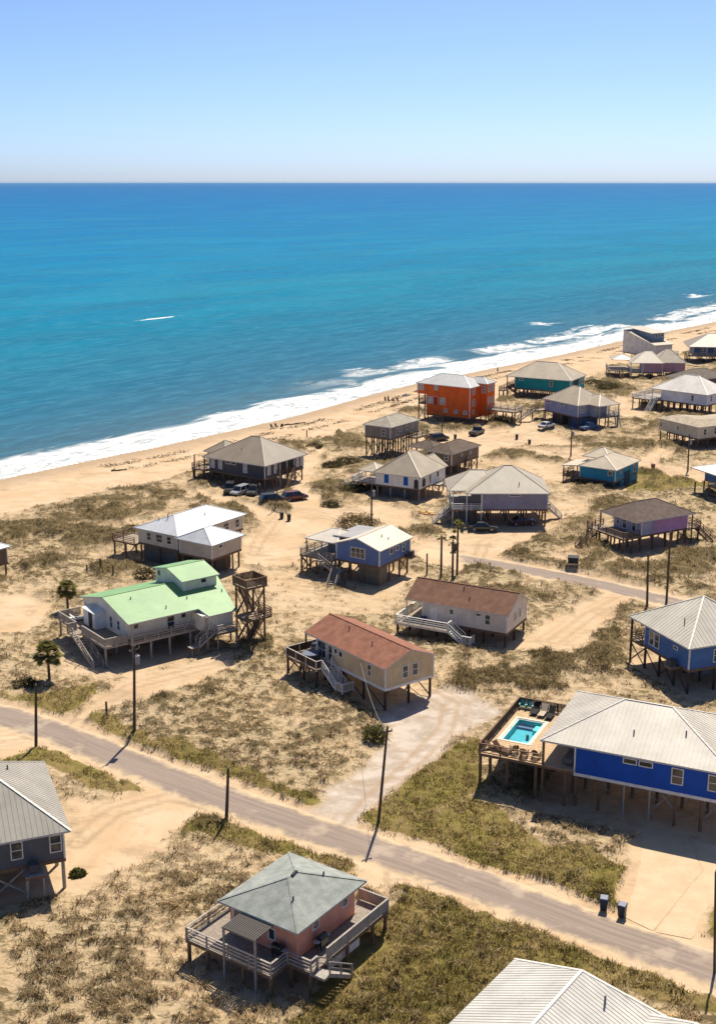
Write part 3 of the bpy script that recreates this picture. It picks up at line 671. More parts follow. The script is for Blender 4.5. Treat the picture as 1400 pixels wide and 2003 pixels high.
# ---- royal blue house with the pool, right edge of the second row
h=House('large royal blue house on piles with pale ribbed hip roof and pool deck',(16.74,107.53),-25.0)
PX,PY,PA=h.xy[0],h.xy[1],h.ang; HP=h
h.walls(3.13,.6,16.8,12.1,3.42,6.36,ROYAL,band=TRIM)
h.hip(0,0,17.46,12.78,6.3,9.0,met('ribbed white metal roofing',(0.526,0.475,0.387)),i0=6.2,i1=6.8,rib=.42,caps=WHMETAL)
h.vents([(8.0,2.6,7.4),(12.5,3.5,7.8)])
h.win('r',8.21,5.55,1.15,.4); h.win('r',9.64,5.55,1.15,.4); h.win('r',12.47,4.95,.9,1.35); h.win('r',15.81,4.95,1.25,1.35)
h.win('l',4,4.9,1.6,1.9,style='twin'); h.win('l',8.4,4.9,1.6,1.9,style='twin')
for x in (3.3,5.5,7.78,10.09,12.4,14.7,16.6):
    h.piles([x],[.8],3.12,PALEW if x in(7.78,10.09) else WOOD,.09 if x in(7.78,10.09) else .15)
    h.piles([x],[4.5,8.3,11.9],3.12)
h.xrow([(3.3,4.5),(5.5,4.5),(7.78,4.5),(10.09,4.5),(12.4,4.5),(14.7,4.5)],.3,2.9,PALEW); h.xrow([(10.09,2.6),(12.4,2.6),(14.7,2.6),(16.6,2.6)],.3,2.9,PALEW)
h.deck([(-6,.2,3.09,4.0),(-6,9.62,3.09,12.5),(-6,4.0,-5.2,9.62),(-2.2,4.0,3.09,9.62)],3.7,mat('honey deck boards',(.56,.39,.225),'wood'))
h.piles([-5.85,-3.2,-.4,2.4],[.4,3.3,6.6,9.6,12.3],3.42)
h.rail([(-5.95,12.45),(-5.95,.28)],3.7,WOOD,'slat',infill=DARKW); h.rail([(.2,12.45),(-5.95,12.45)],3.7,WOOD,'slat',infill=DARKW); h.rail([(-5.95,.28),(.25,.28)],3.7,WOOD,'wire')
h.pilesat([(.25,.35),(.25,12.4)],6.4,WOOD,.1,'porch_post',True)

# ---- blue house at the right edge
h=House('square blue house with cream pyramid roof and tall corner porch post at the right edge',(36.76,132.48),21.4)
BLUE2=sid('denim blue siding',(0.062,0.159,0.373))
h.walls(.5,.5,11.7,9.24,2.95,5.76,BLUE2); h.hip(0,0,12.2,12.03,5.7,9.35,PALEMETAL,i0=6.1,i1=6.1,rib=.5); h.vents([(2.3,4.2,7.3)])
h.win('l',7.78,4.25,.75,1.65); h.win('l',6.72,4.25,.75,1.65); h.win('l',3.08,4.72,.65,.35); h.win('r',4.14,4.2,.6,1.4); h.win('r',8.5,4.2,.8,1.4)
h.piles([.65,4.2,7.9,11.5],[.65,3.3,6.2,9.1],2.65,DARKW); h.deck([(.2,9.28,11.8,11.8)],2.95); h.rail([(.25,9.3),(.25,11.7),(11.7,11.7)],2.95); h.pilesat([(.3,11.65),(6,11.65),(11.7,11.65)],5.7,DARKW,.1,'porch_post',True)
h.xrow([(.65,3.3),(.65,6.2)],.3,2.6,DARKW); h.xrow([(.65,9.1),(.3,11.6)],.3,2.6,DARKW); h.xrow([(.65,.65),(.65,3.3)],.3,2.6,DARKW,single=True); h.xrow([(.65,6.2),(.65,9.1)],.3,2.6,DARKW,single=True)
h.deck([(-.75,2.1,.42,3.4)],2.75,DECK); h.box('storage_wall',4.5,4.5,0,10.5,9,2.6,mat('grey lattice screen',(.22,.20,.18)))
AC_AT=[(h,-.2,2.75,2.75)]

# ---- tan house, red brown shingle gable
h=House('tan house with red brown shingle gable roof beside the gravel drive',(2.90,128.10),37.6)
TAN=sid('tan siding',(0.596,0.456,0.274)); RED=shi('red brown shingles',(.30,.135,.085))
h.walls(.25,.25,7.2,12.95,2.62,5.05,TAN,gable=('y',1.38),band=TRIM)
h.gable(0,0,7.43,15.05,5.0,6.5,RED); h.vents([(2.2,5,5.95),(2.8,10,6.2)])
h.win('l',3.0,3.95,.6,1.2); h.win('l',8.26,4.2,.6,.6); h.win('l',9.2,4.3,.5,.45)
for y in (10.2,11.5,12.3): h.win('l',y,3.75,.7,1.8,name='glass_door')
h.win('r',3.05,3.95,.7,1.3); h.win('r',4.45,3.95,.7,1.3)
h.piles([.45,3.8,6.9],[.5,4.3,8,11.5,14.8],2.32,DARKW); h.xrow([(6.9,.5),(6.9,4.3)],.3,2.2,DARKW); h.xrow([(.45,.5),(.45,4.3),(.45,8)],.3,2.2,DARKW,every=1,single=True)
h.deck([(-2.25,9.6,.2,15.7),(.2,12.99,7.2,15.7)],2.45); h.piles([-2.05,-.2],[9.85,12.3,15.5],2.2,DARKW); h.xrow([(-2.05,15.5),(-.2,15.5)],.2,2.1,DARKW)
h.rail([(7.1,15.6),(-2.2,15.6),(-2.2,9.65),(-1.45,9.65)],2.45,WHITEW,'panel',infill=DARKW,cap=PALEW)
h.pilesat([(.2,15)],5.05,DARKW,.08,'porch_post',True); h.pilesat([(.0,9.65)],3.5,WHITEW,.06,'stair_post',True)
h.stairs((-.75,9.6,2.45),(-.75,7.0,.75),1.3,WHITEW,WHITEW); h.deck([(-1.5,5.7,.15,7.0)],.75,PALEW); h.rail([(-1.45,7.0),(-1.45,5.75),(.1,5.75)],.75,WHITEW,'panel',infill=PALEW)
HT=h

# ---- beige-grey house, brown gable
h=House('light grey house with long brown shingle gable roof and white railed deck',(18.43,147.35),61.8)
LGREY=sid('light grey siding',(0.667,0.603,0.523)); BRN=shi('brown shingles',(.235,.125,.08))
h.walls(.25,.25,7.05,11.77,1.95,4.45,LGREY,gable=('y',1.75)); h.gable(0,-.05,7.3,14.1,4.4,6.3,BRN); h.vents([(2.9,7.2,5.9),(1.5,5.8,5.2)])
h.door('l',10.16,1.95,.8,1.95,TRIM); h.win('l',7.69,3.6,.5,.55); h.win('l',4.04,3.8,.55,.35); h.win('l',2.79,3.35,.6,1.2); h.win('r',3.0,3.3,.55,.9); h.win('r',4.6,3.3,.55,.9)
h.piles([.5,3.6,6.8],[.5,3.4,6.6,9.8,13.6],1.65,DARKW)
h.deck([(-2.25,7.1,.21,14.4),(.21,11.8,7.0,14.4)],1.9,DECK,rim=WHITEW); h.piles([-2.05],[7.4,10.8,14.1],1.65,DARKW)
h.rail([(-.3,7.15),(-2.2,7.15),(-2.2,14.3),(2.5,14.3)],1.9,WHITEW,'rails'); h.rail([(.5,14.3),(6.9,14.3)],1.9,WHITEW,'bal')
h.pilesat([(.3,14.0)],4.4,WHITEW,.07,'porch_post',True)
h.stairs((-1.6,7.1,1.9),(-1.6,5.2,.55),1.2,WHITEW,WHITEW); h.deck([(-2.2,4.0,-.95,5.2)],.55,PALEW); h.rail([(-2.15,5.2),(-2.15,4.05),(-1.0,4.05)],.55,WHITEW,'bal')

# ---- blue grey house, cream gable, switchback stairs
h=House('slate blue house with cream gable roof, porch hip and grey dog-leg stairs',(3.10,171.93),56.3)
SLB=sid('slate blue siding',(0.103,0.172,0.359)); CREAM=met('cream roofing',(0.553,0.466,0.348))
h.walls(.35,.3,8.7,7.75,3.0,5.45,SLB,gable=('x',1.25)); h.gable(0,0,9.09,8.05,5.4,6.75,CREAM,axis='x'); h.vents([(4.2,2.4,6.2),(4.6,1.5,5.9)])
h.win('l',3.96,4.45,2.3,1.4,style='triple'); h.win('r',3.5,4.6,.75,.75); h.win('r',5.05,4.65,.75,.6); h.win('r',6.88,4.45,.7,1.3)
h.hip(.5,7.7,7.2,13.5,5.2,6.4,met('bone white roofing',(0.544,0.483,0.387)),axis='y',i0=1.6,i1=2.8); h.slab([[(2,3.5,6.1),(8.8,3.5,6.1),(8.8,9.5,5.9),(2,9.5,5.9)]],met('grey roofing felt',(0.298,0.280,0.261)),caps=False)
h.box('wall',2.3,7.78,3.0,6.8,10.6,5.2,mat('blue grey screen wall',(.16,.18,.2)))
h.deck([(-.4,7.9,2.25,13.8),(2.25,10.7,7.0,13.8)],2.85,PALEW); h.piles([-.2,2,4.6,6.8],[8.2,10.9,13.6],2.6,WOOD); h.piles([.6,3.4,6.2,8.4],[.6,3.0,5.4,7.5],2.7,WOOD)
h.xrow([(6.2,.6),(8.4,.6)],.3,2.6); h.xrow([(-.2,13.6),(-.2,10.9)],.3,2.5); h.xrow([(-.2,13.6),(2,13.6)],.3,2.5)
h.rail([(6.9,13.7),(-.3,13.7),(-.3,10.4)],2.85,PALEW,'rails'); h.rail([(-.3,9.1),(-.3,8.0),(.3,8.0)],2.85,PALEW,'rails'); h.pilesat([(.7,13.3),(.7,10.6),(.7,8.0)],5.2,PALEW,.07,'porch_post',True)
h.box('storage_room',.6,.6,0,3.0,4.0,2.7,mat('olive block wall',(.17,.145,.10)))
h.stairs((-.75,9.8,2.85),(-.75,7.3,1.6),1.15,PALEW,PALEW); h.deck([(-1.45,5.9,.2,7.3)],1.6,PALEW); h.piles([-1.3,.05],[6.0,7.1],1.4,PALEW,.07)
h.stairs((-1.45,6.5,1.6),(-4.5,5.3,.1),1.15,PALEW,PALEW); h.box('deck',-1.3,9.2,2.6,-.42,10.4,2.8,PALEW)
AC_AT.append((h,7.6,-.5,2.95)); h.deck([(7.0,-.95,8.3,.26)],2.95,WOOD)

# ---- green roofed house with cupola
h=House('large cream house with mint green metal roof and a second storey cupola',(-27.25,142.17),37.4)
MINT=met('mint green metal roofing',(.185,.33,.125)); CRM=sid('cream siding',(0.759,0.721,0.592))
h.slab([[(0,0,5.1),(9.6,0,5.1),(9.9,-2,4.6),(13.9,-2,4.6),(16.2,6.7,6.78),(0,6.7,6.78)],[(0,6.7,6.78),(16.2,6.7,6.78),(16.2,13.4,5.1),(0,13.4,5.1)]],MINT,rib=0)
h.vents([(3,5,6.3),(9.5,2.6,5.7),(14.5,2.5,5.7),(6,1.6,5.5)])
h.walls(.45,1.5,9.2,13.0,2.6,5.2,CRM,gable=('x',1.25)); h.box('wall',9.23,-1.5,2.6,13.6,12.8,4.6,CRM)
h.win('r',1.76,4.1,.6,.6); h.win('r',8.3,4.15,.6,.6); h.win('r',6.5,3.7,.9,1.9,name='glass_door')
for y,z,w,hh in ((12.2,3.9,.6,1.0),(11.1,3.95,.6,1.0),(5.4,3.85,.6,1.4),(3.44,3.95,.6,1.1)): h.win('l',y,z,w,hh)
h.box('vestibule',-.95,7.0,2.62,.43,10.2,4.7,sid('pale white siding',(0.759,0.773,0.759))); MB().slab([[(-1.1,6.8,4.72),(.43,6.8,4.9),(.43,10.4,4.9),(-1.1,10.4,4.72)]],.08).build('vestibule_roof',[TRIM,TRIM],h.root)
h.door('l',8.2,2.62,1.0,1.95,DARKW,pl=-.955)
h.box('cupola_wall',9.95,4.25,5.6,14.8,11.4,7.62,CRM); cp=h.gable(9.6,3.9,15.1,11.75,7.55,8.5,MINT,axis='x',rib=0)
MB().add([(9.97,4.25,7.62),(9.97,11.4,7.62),(9.97,7.83,8.32),(14.78,4.25,7.62),(14.78,11.4,7.62),(14.78,7.83,8.32)],[(2,1,0),(3,4,5),(0,3,5,2),(1,2,5,4)]).build('cupola_gable',CRM,h.root)
h.win('r',12.9,7.1,.7,.6,pl=4.25); h.win('l',10.4,7.1,.6,.7,pl=9.95)
h.deck([(.45,.15,9.6,1.46),(-2.7,.9,.41,13.9)],2.55,DECK,rim=PALEW); h.deck([(-3.9,7.2,-2.7,8.8)],2.55,DECK,rim=PALEW)
h.rail([(.4,.2),(9.5,.2)],2.55,PALEW,'rails'); h.rail([(.3,13.85),(-2.65,13.85),(-2.65,8.75),(-3.85,8.75)],2.55,PALEW,'slat',infill=PALEW); h.rail([(-2.65,6.9),(-2.65,.95),(.3,.95)],2.55,PALEW,'slat',infill=PALEW)
h.stairs((-3.3,7.2,2.55),(-3.5,1.2,.05),1.25,PALEW,PALEW)
h.piles([.6,3.05,5.6,8.5],[.3,4.6,9.2,12.7],2.28,PALEW,.13); h.piles([-2.55],[1.1,5,9,13.7],2.28,PALEW,.13); h.pilesat([(.55,.2)],5.1,PALEW,.08,'porch_post',True); h.pilesat([(9.6,-1.9)],4.55,PALEW,.13,'porch_post',True); h.piles([11.5,13.4],[-1.2,5,11],2.3,PALEW,.13)
h.box('storage_room',9.9,1.5,0,13.2,9,2.3,mat('grey board wall',(.20,.18,.16))); h.stairs((10.4,-1.9,2.55),(8.2,-2.0,1.2),.9,PALEW,PALEW); h.deck([(7.0,-2.5,8.2,-1.4)],1.2,PALEW); h.deck([(10.4,-3.0,13.4,-1.52)],2.5,PALEW); h.rail([(10.5,-2.95),(13.3,-2.95)],2.5,PALEW)
h.piles([10.6,13.2],[-2.8],2.3,PALEW,.1); h.piles([7.2,8.0],[-2.4],1.0,PALEW,.07)
HG=h
# ---- look-out tower beside it
h=House('tall weathered timber lookout tower with railed top platform',(-27.25,142.17),37.4,'lookout_tower','tower')
tx0,tx1,ty0,ty1=14.2,16.7,-3.9,-1.4
h.piles([tx0,tx1],[ty0,ty1],8.0,WOOD,.13)
for z0,z1 in ((.4,3.6),(3.9,7.2)):
    h.xrow([(tx0,ty0),(tx1,ty0)],z0,z1); h.xrow([(tx0,ty0),(tx0,ty1)],z0,z1); h.xrow([(tx1,ty0),(tx1,ty1)],z0,z1); h.xrow([(tx0,ty1),(tx1,ty1)],z0,z1)
h.deck([(tx0-.3,ty0-.3,tx1+.3,ty1+.3)],7.9); h.rail([(tx0-.25,ty0-.25),(tx1+.25,ty0-.25),(tx1+.25,ty1+.25),(tx0-.25,ty1+.25),(tx0-.25,ty0-.25)],7.9,WOOD,'slat',step=1.4)
h.deck([(tx0-.2,ty0-.2,tx1+.9,ty1+.2)],3.7); h.rail([(tx0-.2,ty0-.2),(tx1+.9,ty0-.2),(tx1+.9,ty1+.2)],3.7,WOOD,'rails')
h.stairs((tx0+.5,ty1+.1,7.9),(tx1-.1,ty1+.6,3.8),.8); h.stairs((tx1-.3,ty0+.6,3.7),(tx0+.2,ty0+.9,.1),.8)

# ---- pale roofed house left of centre, two wings
h=House('low beige house under broad pale metal hip roofs with a square front wing',(-26.67,180.49),55.3)
PALER=met('pale blue white metal roofing',(0.482,0.490,0.499)); BEIGE=sid('beige siding',(0.596,0.530,0.414))
h.walls(.5,.5,15.6,8.5,2.9,5.25,BEIGE); h.hip(0,0,16.1,9.0,5.2,7.0,PALER,i0=4.2,i1=4.5); h.vents([(3.2,4.8,6.9),(9,2.5,6.2),(2.5,6,6.3)])
for y in (2.2,4.2,6.3): h.win('l',y,4.1,1.2 if y==4.2 else .8,1.1)
h.win('r',11.5,4.0,1.2,1.2); h.win('r',14.2,4.0,.9,1.2)
h.piles([.7,4,7.5,11,15.3],[.8,4.5,8.2],2.6); h.box('lattice_screen',.9,.9,0,12,7.9,2.55,mat('weathered lattice',(.13,.115,.095)))
h.deck([(-.3,8.6,4.6,13.4)],2.7); h.rail([(-.25,8.7),(-.25,13.3),(4.5,13.3),(4.5,8.7)],2.7,WOOD,'rails'); h.piles([0,2.2,4.3],[10.8,13.2],2.4)
h2=House('x',(-21.09,176.15),51.9); dxy=Vector(h2.xy)-Vector(h.xy); ca,sa=math.cos(-h.ang),math.sin(-h.ang)
bpy.data.objects.remove(h2.root)
off=(dxy.x*ca-dxy.y*sa,dxy.x*sa+dxy.y*ca)
ox_,oy_=off; h.hip(ox_,oy_,ox_+7.6,oy_+7.35,5.0,6.6,PALER,i0=2.6,i1=3.6); GB=sid('greige siding',(0.497,0.448,0.372))
h.walls(ox_+.5,oy_+.5,ox_+7.1,oy_+6.85,2.75,5.05,GB); h.win('r',ox_+2.4,4.3,.7,.4); h.box('storage_room',ox_+2.6,oy_+1.6,0,ox_+5.9,oy_+6.4,2.45,mat('dark timber screen',(.10,.082,.064)))
h.piles([ox_+.8,ox_+3.9,ox_+6.8],[oy_+.8,oy_+6.5],2.45); h.pilesat([(ox_+5.4,oy_+.8)],2.45,PALEW)

# ---- charcoal house near the beach
h=House('charcoal house with taupe hip roof near the surf, cars parked beneath',(-17.17,229.21),55.8)
CHAR=sid('charcoal siding',(0.068,0.064,0.073)); TAUPE=met('taupe metal roofing',(0.246,0.197,0.137))
h.walls(.55,.55,12.5,14.1,2.4,5.06,CHAR); h.hip(0,0,13.4,15.43,5.0,8.75,TAUPE,axis='y',i0=6.2,i1=7.0,rib=0); h.vents([(3,8,6.7)])
h.hip(4.5,13.5,11.5,19,4.9,6.8,TAUPE,axis='y')
for y,z,w,hh in ((13.19,3.9,.75,1.7),(11.3,3.9,.75,1.7),(9.44,4.45,1.0,.4),(8.01,4.47,1.0,.4),(5.23,3.85,.8,1.6)): h.win('l',y,z,w,hh,glass=mat('pale blind glass',(.45,.44,.42)) if hh>1 else GLASS)
for x in (1.79,3.78,10.69,12.1): h.win('r',x,3.8,.85,1.65,glass=mat('pale blind glass',(.45,.44,.42)))
h.box('porch_shade_sheet',5.1,.535,2.45,9.4,.545,4.7,mat('painted porch shade',(.03,.03,.033))); h.pilesat([(5.05,.45),(7.2,.45),(9.45,.45)],4.95,WHITEW,.07,'porch_post',True); h.rail([(5.1,.4),(9.4,.4)],2.4,WOOD)  # thin dark sheet over the wall; the porch's shade is in its colour
h.piles([.75,3.1,5.4,7.8,10.2,12.3],[.75,4.1,7.4,10.8,13.9],2.1); h.xrow([(.75,13.9),(.75,10.8)],.3,2.0); h.xrow([(7.8,.75),(10.2,.75),(12.3,.75)],.3,2.0,every=1); h.xrow([(3.1,.75),(5.4,.75)],.3,2.0); h.xrow([(.75,7.4),(.75,4.1)],.3,2.0,single=True)
h.deck([(-.2,14.15,9.5,18)],2.5); h.rail([(0,14.2),(-.1,17.9),(9.4,17.9)],2.5,WOOD,'rails'); h.piles([0,3,6,9],[15.2,17.7],2.25); h.pilesat([(.3,15.1),(.3,17.6)],5,WOOD,.09,'porch_post',True)
h.stairs((8.2,.2,2.4),(4.4,-1.2,.05),1.1,WOOD,WOOD)
HD=h

# ---- orange house
h=House('tall bright orange three storey house with pale grey hip roof near the surf',(26.51,296.52),55.6)
ORG=sid('bright orange siding',(0.773,0.121,0.011)); GRYM=met('light grey metal roofing',(0.404,0.394,0.372)); OGL=mat('pale window glass',(.30,.30,.30),'glass')
h.walls(.3,.3,9.3,12.3,1.55,6.3,ORG); ow=h.box('wall',.3,.3,6.3,9.3,14.87,8.95,ORG)
h.part('corner_trim',MB().box(.27,.27,6.28,.44,.44,8.9),TRIM); h.part('corner_trim',MB().box(.27,14.75,6.28,.44,14.9,8.9),TRIM)
h.hip(0,0,9.6,15.17,8.9,11.0,GRYM,axis='y',i0=4.6,i1=4.6,rib=0)
for y,z,w,hh in ((13.83,7.9,1.3,1.3),(9.62,8.1,.9,1.0),(11.21,5.0,1.2,1.5),(7.71,5.0,1.3,1.5)): h.win('l',y,z,w,hh,style='twin',glass=OGL)
for y in (6.82,4.01,1.51): h.win('l',y,2.8,.8,.7,glass=OGL)
h.door('l',9.66,3.9,1.0,2.0,mat('rust red door',(.30,.03,.012)))
h.win('r',2.1,7.8,1.0,1.3,glass=OGL); h.win('r',2.2,5.1,1.0,1.4,glass=OGL); h.win('r',2.2,2.8,.8,.8,glass=OGL)
h.box('bay_wall',5.2,-1.6,1.6,9.1,.27,9.4,ORG); h.hip(4.9,-1.9,9.4,3.5,9.4,10.6,GRYM,axis='y',i0=2.2,i1=1.0); h.win('r',6.2,8.2,.9,1.5,pl=-1.6,glass=OGL); h.win('r',8.0,8.2,.9,1.5,pl=-1.6,glass=OGL); h.win('r',6.2,5.2,.9,1.5,pl=-1.6,glass=OGL); h.win('r',8.0,5.2,.9,1.5,pl=-1.6,glass=OGL); h.win('l',-.7,7.9,.9,1.5,pl=5.2,glass=OGL)
h.piles([.6,3.5,6.4,9.0],[.6,3.6,6.6,9.6,12.0],1.25); h.pilesat([(.6,14.6),(.6,12.9),(8.8,14.6)],6.3,WOOD); h.deck([(.4,12.35,9.2,14.7)],4.0); h.rail([(.5,12.4),(.5,14.6),(9.1,14.6)],4.0,WOOD); h.xrow([(.6,14.6),(.6,12.4)],.3,3.7)
h.deck([(5.0,-9.5,8.6,-1.65)],3.3,DECK); h.rail([(5.05,-1.7),(5.05,-9.4),(8.5,-9.4),(8.5,-1.7)],3.3,PALEW,'rails'); h.piles([5.2,8.4],[-9.2,-6.8,-4.4,-2.2],3.05); h.xrow([(5.2,-9.2),(5.2,-6.8)],.3,2.9); h.xrow([(5.2,-4.4),(5.2,-2.2)],.3,2.9); h.xrow([(5.2,-9.2),(8.4,-9.2)],.3,2.9)

# ---- small taupe house on very tall piles
h=House('small taupe house on very tall piles in front of the orange house',(6.80,257.18),55.4)
TP=sid('taupe siding',(0.241,0.200,0.159)); TPR=shi('stone grey shingles',(.40,.355,.28))
h.walls(.35,.35,11.3,6.75,4.45,6.96,TP); h.hip(0,0,11.7,7.12,6.9,8.5,TPR)
h.win('l',2.05,5.6,.75,1.3); h.win('r',2.98,5.6,.8,1.3); h.win('r',4.33,5.9,.7,.7); h.win('r',6.78,5.9,.8,.8); h.win('r',8.85,5.9,.8,.8)
h.piles([.55,2.6,4.7,6.8,8.9,11],[.55,2.6,4.6,6.5],4.15); h.xrow([(.55,6.5),(.55,4.6),(.55,2.6),(.55,.55)],.3,4,every=1); h.xrow([(.55,.55),(2.6,.55),(4.7,.55),(6.8,.55)],.3,4,every=2); h.deck([(6.6,-2.2,11.2,.3)],4.0); h.rail([(6.7,-.0),(6.7,-2.1),(11.1,-2.1)],4.0,WOOD); h.piles([6.8,11],[-2.0],3.75); h.stairs((11.2,-1.2,4),(15.5,-1.2,.1),1.1)

# ---- dark brown cottage
h=House('low dark brown cottage with brown shingle hip roof between the white and orange houses',(18.34,241.27),54.2)
DB=sid('dark brown siding',(0.172,0.127,0.090)); DBR=shi('umber shingles',(.155,.115,.085))
h.walls(.4,.4,10.7,6.1,2.4,4.76,DB); h.hip(0,0,11.1,6.53,4.7,6.15,DBR); h.win('l',1.57,3.8,.7,1.1); h.win('r',4.2,3.8,.5,.4); h.win('r',7.5,3.8,.5,.4)
h.hip(1.5,5.0,7,11.5,4.7,5.9,DBR,axis='y'); h.piles([.6,3.2,5.8,8.3,10.5],[.6,3.2,5.9],2.1); h.stairs((6.2,-.1,2.4),(3.6,-.6,.1),1.0); h.xrow([(8.3,.6),(10.5,.6)],.2,2.0); h.box('storage_room',2,2,0,6,5.8,2.1,mat('dark timber screen',(.10,.082,.064)))

# ---- white house, blue shutters
h=House('white house with bright blue shutters, arched porch and stone coloured hip roof',(11.27,221.40),60.9)
WHS=sid('white siding',(0.800,0.793,0.731)); STONE=met('stone metal roofing',(0.392,0.320,0.221))
h.walls(.45,.45,5.3,9.45,2.3,4.66,WHS); h.box('wall',5.33,2.6,2.3,11.3,9.45,4.66,WHS); h.hip(0,0,10.6,9.9,4.6,8.0,STONE,axis='x',i0=4.6,i1=3.4,rib=0); h.gable(4.9,.2,11.9,6.2,4.55,6.6,STONE,axis='x')
MB().add([(11.3,.5,2.3),(11.3,5.9,2.3),(11.3,5.9,4.6),(11.3,.5,4.6),(11.3,3.2,6.35)],[(0,1,2,4,3)]).build('gable_end',WHS,h.root); h.box('wall',5.4,.5,2.3,11.25,2.57,4.55,WHS)
SHUT=mat('bright blue shutter',(.01,.10,.38))
for y in (7.21,3.26): h.box('shutter',.40,y-.45,2.75,.447,y+.45,4.35,SHUT)
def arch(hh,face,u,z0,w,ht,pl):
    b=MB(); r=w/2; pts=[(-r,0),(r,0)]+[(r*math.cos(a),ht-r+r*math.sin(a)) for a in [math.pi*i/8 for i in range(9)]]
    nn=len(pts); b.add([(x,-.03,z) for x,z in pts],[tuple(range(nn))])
    loc={'r':(u,pl,z0),'l':(pl,u,z0)}[face]; return b.build('arch_shade_face',mat('painted arch shade',(.05,.045,.042)),hh.root,loc,ROT[face])  # flat face on the wall, its near-black colour paints the arch's inner shade
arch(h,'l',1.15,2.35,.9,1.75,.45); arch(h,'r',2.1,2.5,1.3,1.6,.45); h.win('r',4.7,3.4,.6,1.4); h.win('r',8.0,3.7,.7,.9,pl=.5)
h.hip(1.0,9.2,6.2,13.6,4.4,5.6,STONE,axis='y'); h.deck([(.6,9.5,6,14.5)],2.3); h.rail([(.65,9.6),(.65,14.4),(5.9,14.4)],2.3,WHITEW); h.pilesat([(1.2,13.4),(6,13.4)],4.4,WHITEW,.07,'porch_post',True); h.stairs((1.4,14.5,2.3),(1.0,17.8,.1),1.2,PALEW,WHITEW)
h.piles([.7,3.5,6.3,9,11],[.7,3.6,6.5,9.2,14.2],2.0,PALEW); h.box('storage_room',2.2,3.2,0,9,8.8,2.0,mat('dark board wall',(.16,.15,.14))); h.xrow([(6.3,.7),(9,.7),(11,.7)],.2,1.9,every=1,m=PALEW); h.deck([(5.5,-1.2,9.0,.45)],2.3,PALEW); h.stairs((7,-1.2,2.3),(8,-4.2,.1),1.0,PALEW,PALEW)  # storage room in one even dark grey base colour

# ---- lavender grey house in the middle
h=House('lavender grey house with big warm grey hip roof and white stairs at both ends',(17.94,204.77),-0.5)
LAV=sid('lavender grey siding',(0.255,0.248,0.324)); GRM=met('greige metal roofing',(0.366,0.305,0.217))
h.walls(2.75,.5,13.75,11.2,3.0,5.86,LAV); h.hip(0,0,14.16,11.8,5.8,9.35,GRM,i0=6.9,i1=6.0); h.hip(-2.9,2.2,6.5,11.2,5.75,8.4,GRM,i0=4.0,i1=3.0); h.vents([(9,1.8,7.0)])
h.box('porch_screen',.9,.65,3.05,2.7,.7,5.7,mat('grey insect screen',(.10,.10,.105))); h.win('r',8.2,5.35,1.7,.2)
h.deck([(-2.3,.3,2.7,11)],2.95,PALEW); h.rail([(2.6,.35),(-2.2,.35),(-2.2,1.4)],2.95,WHITEW); h.rail([(-2.2,2.9),(-2.2,10.9)],2.95,WHITEW); h.pilesat([(-2.1,.6),(.2,.35),(2.65,.35),(-2.5,10.8)],5.75,WHITEW,.08,'porch_post',True)
h.piles([-1.9,1.15,4.2,7.2,10.2,13.4],[.8,4.4,7.8,10.9],2.7,WOOD); h.xb((11.4,.75),(13.4,.75),.3,2.6); h.xrow([(10.2,4.4),(13.4,4.4)],.3,2.6)
h.stairs((-2.3,2.1,2.95),(-5.4,1.9,.1),1.3,PALEW,WHITEW); h.stairs((13.8,5.2,2.9),(16.8,5.0,.1),1.2,PALEW,WHITEW); h.deck([(13.76,4.4,14.6,6.4)],2.9,PALEW)
h.box('storage_room',-.9,3.2,0,2.2,6.5,2.6,mat('dark board wall',(.16,.15,.14)))  # storage room, same even dark grey boards
HL=h

# ---- teal house
h=House('teal house with broad stone coloured hip roof close to the surf',(55.77,329.26),61.3)
TEAL=sid('teal siding',(0.004,0.270,0.270)); TROOF=met('oatmeal metal roofing',(0.400,0.324,0.224))
h.walls(.4,.4,11.6,15.8,2.5,5.66,TEAL); h.hip(0,0,12.0,18.6,5.6,9.3,TROOF,axis='y',i0=6,i1=6.5)
for y,z,w,hh in ((14.19,4.9,1.0,.4),(5.74,4.3,.8,1.3)): h.win('l',y,z,w,hh)
for x in (1.2,7.6,9.3,10.6): h.win('r',x,4.3,.7,1.5)
h.box('porch_shade_sheet',2.6,.37,2.6,6.9,.39,5.2,mat('painted teal porch shade',(.012,.055,.07))); h.piles([.6,3.2,6,8.6,11.4],[.7,3.2,5.7,8.2,10.7,13.2,15.6],2.2); h.xrow([(.6,15.6),(.6,13.2),(.6,10.7),(.6,8.2),(.6,5.7)],.3,2.1,every=1)  # dark teal sheet on the wall, porch shade painted in, no real recess
h.deck([(.2,15.84,11.5,18.3)],2.8); h.rail([(.3,15.9),(.3,18.2),(11.4,18.2)],2.8); h.pilesat([(.35,18.1),(6,18.1)],5.6,WOOD,.1,'porch_post',True); h.piles([.5,6],[18],2.5); h.deck([(-5.5,16.6,.2,18.2)],2.6); h.rail([(.1,16.65),(-5.4,16.65),(-5.4,18.1),(.1,18.1)],2.6); h.piles([-5.2,-2.6],[16.8,18.0],2.35); h.stairs((-1.2,16.6,2.6),(-1.2,12.6,.1),1.0)

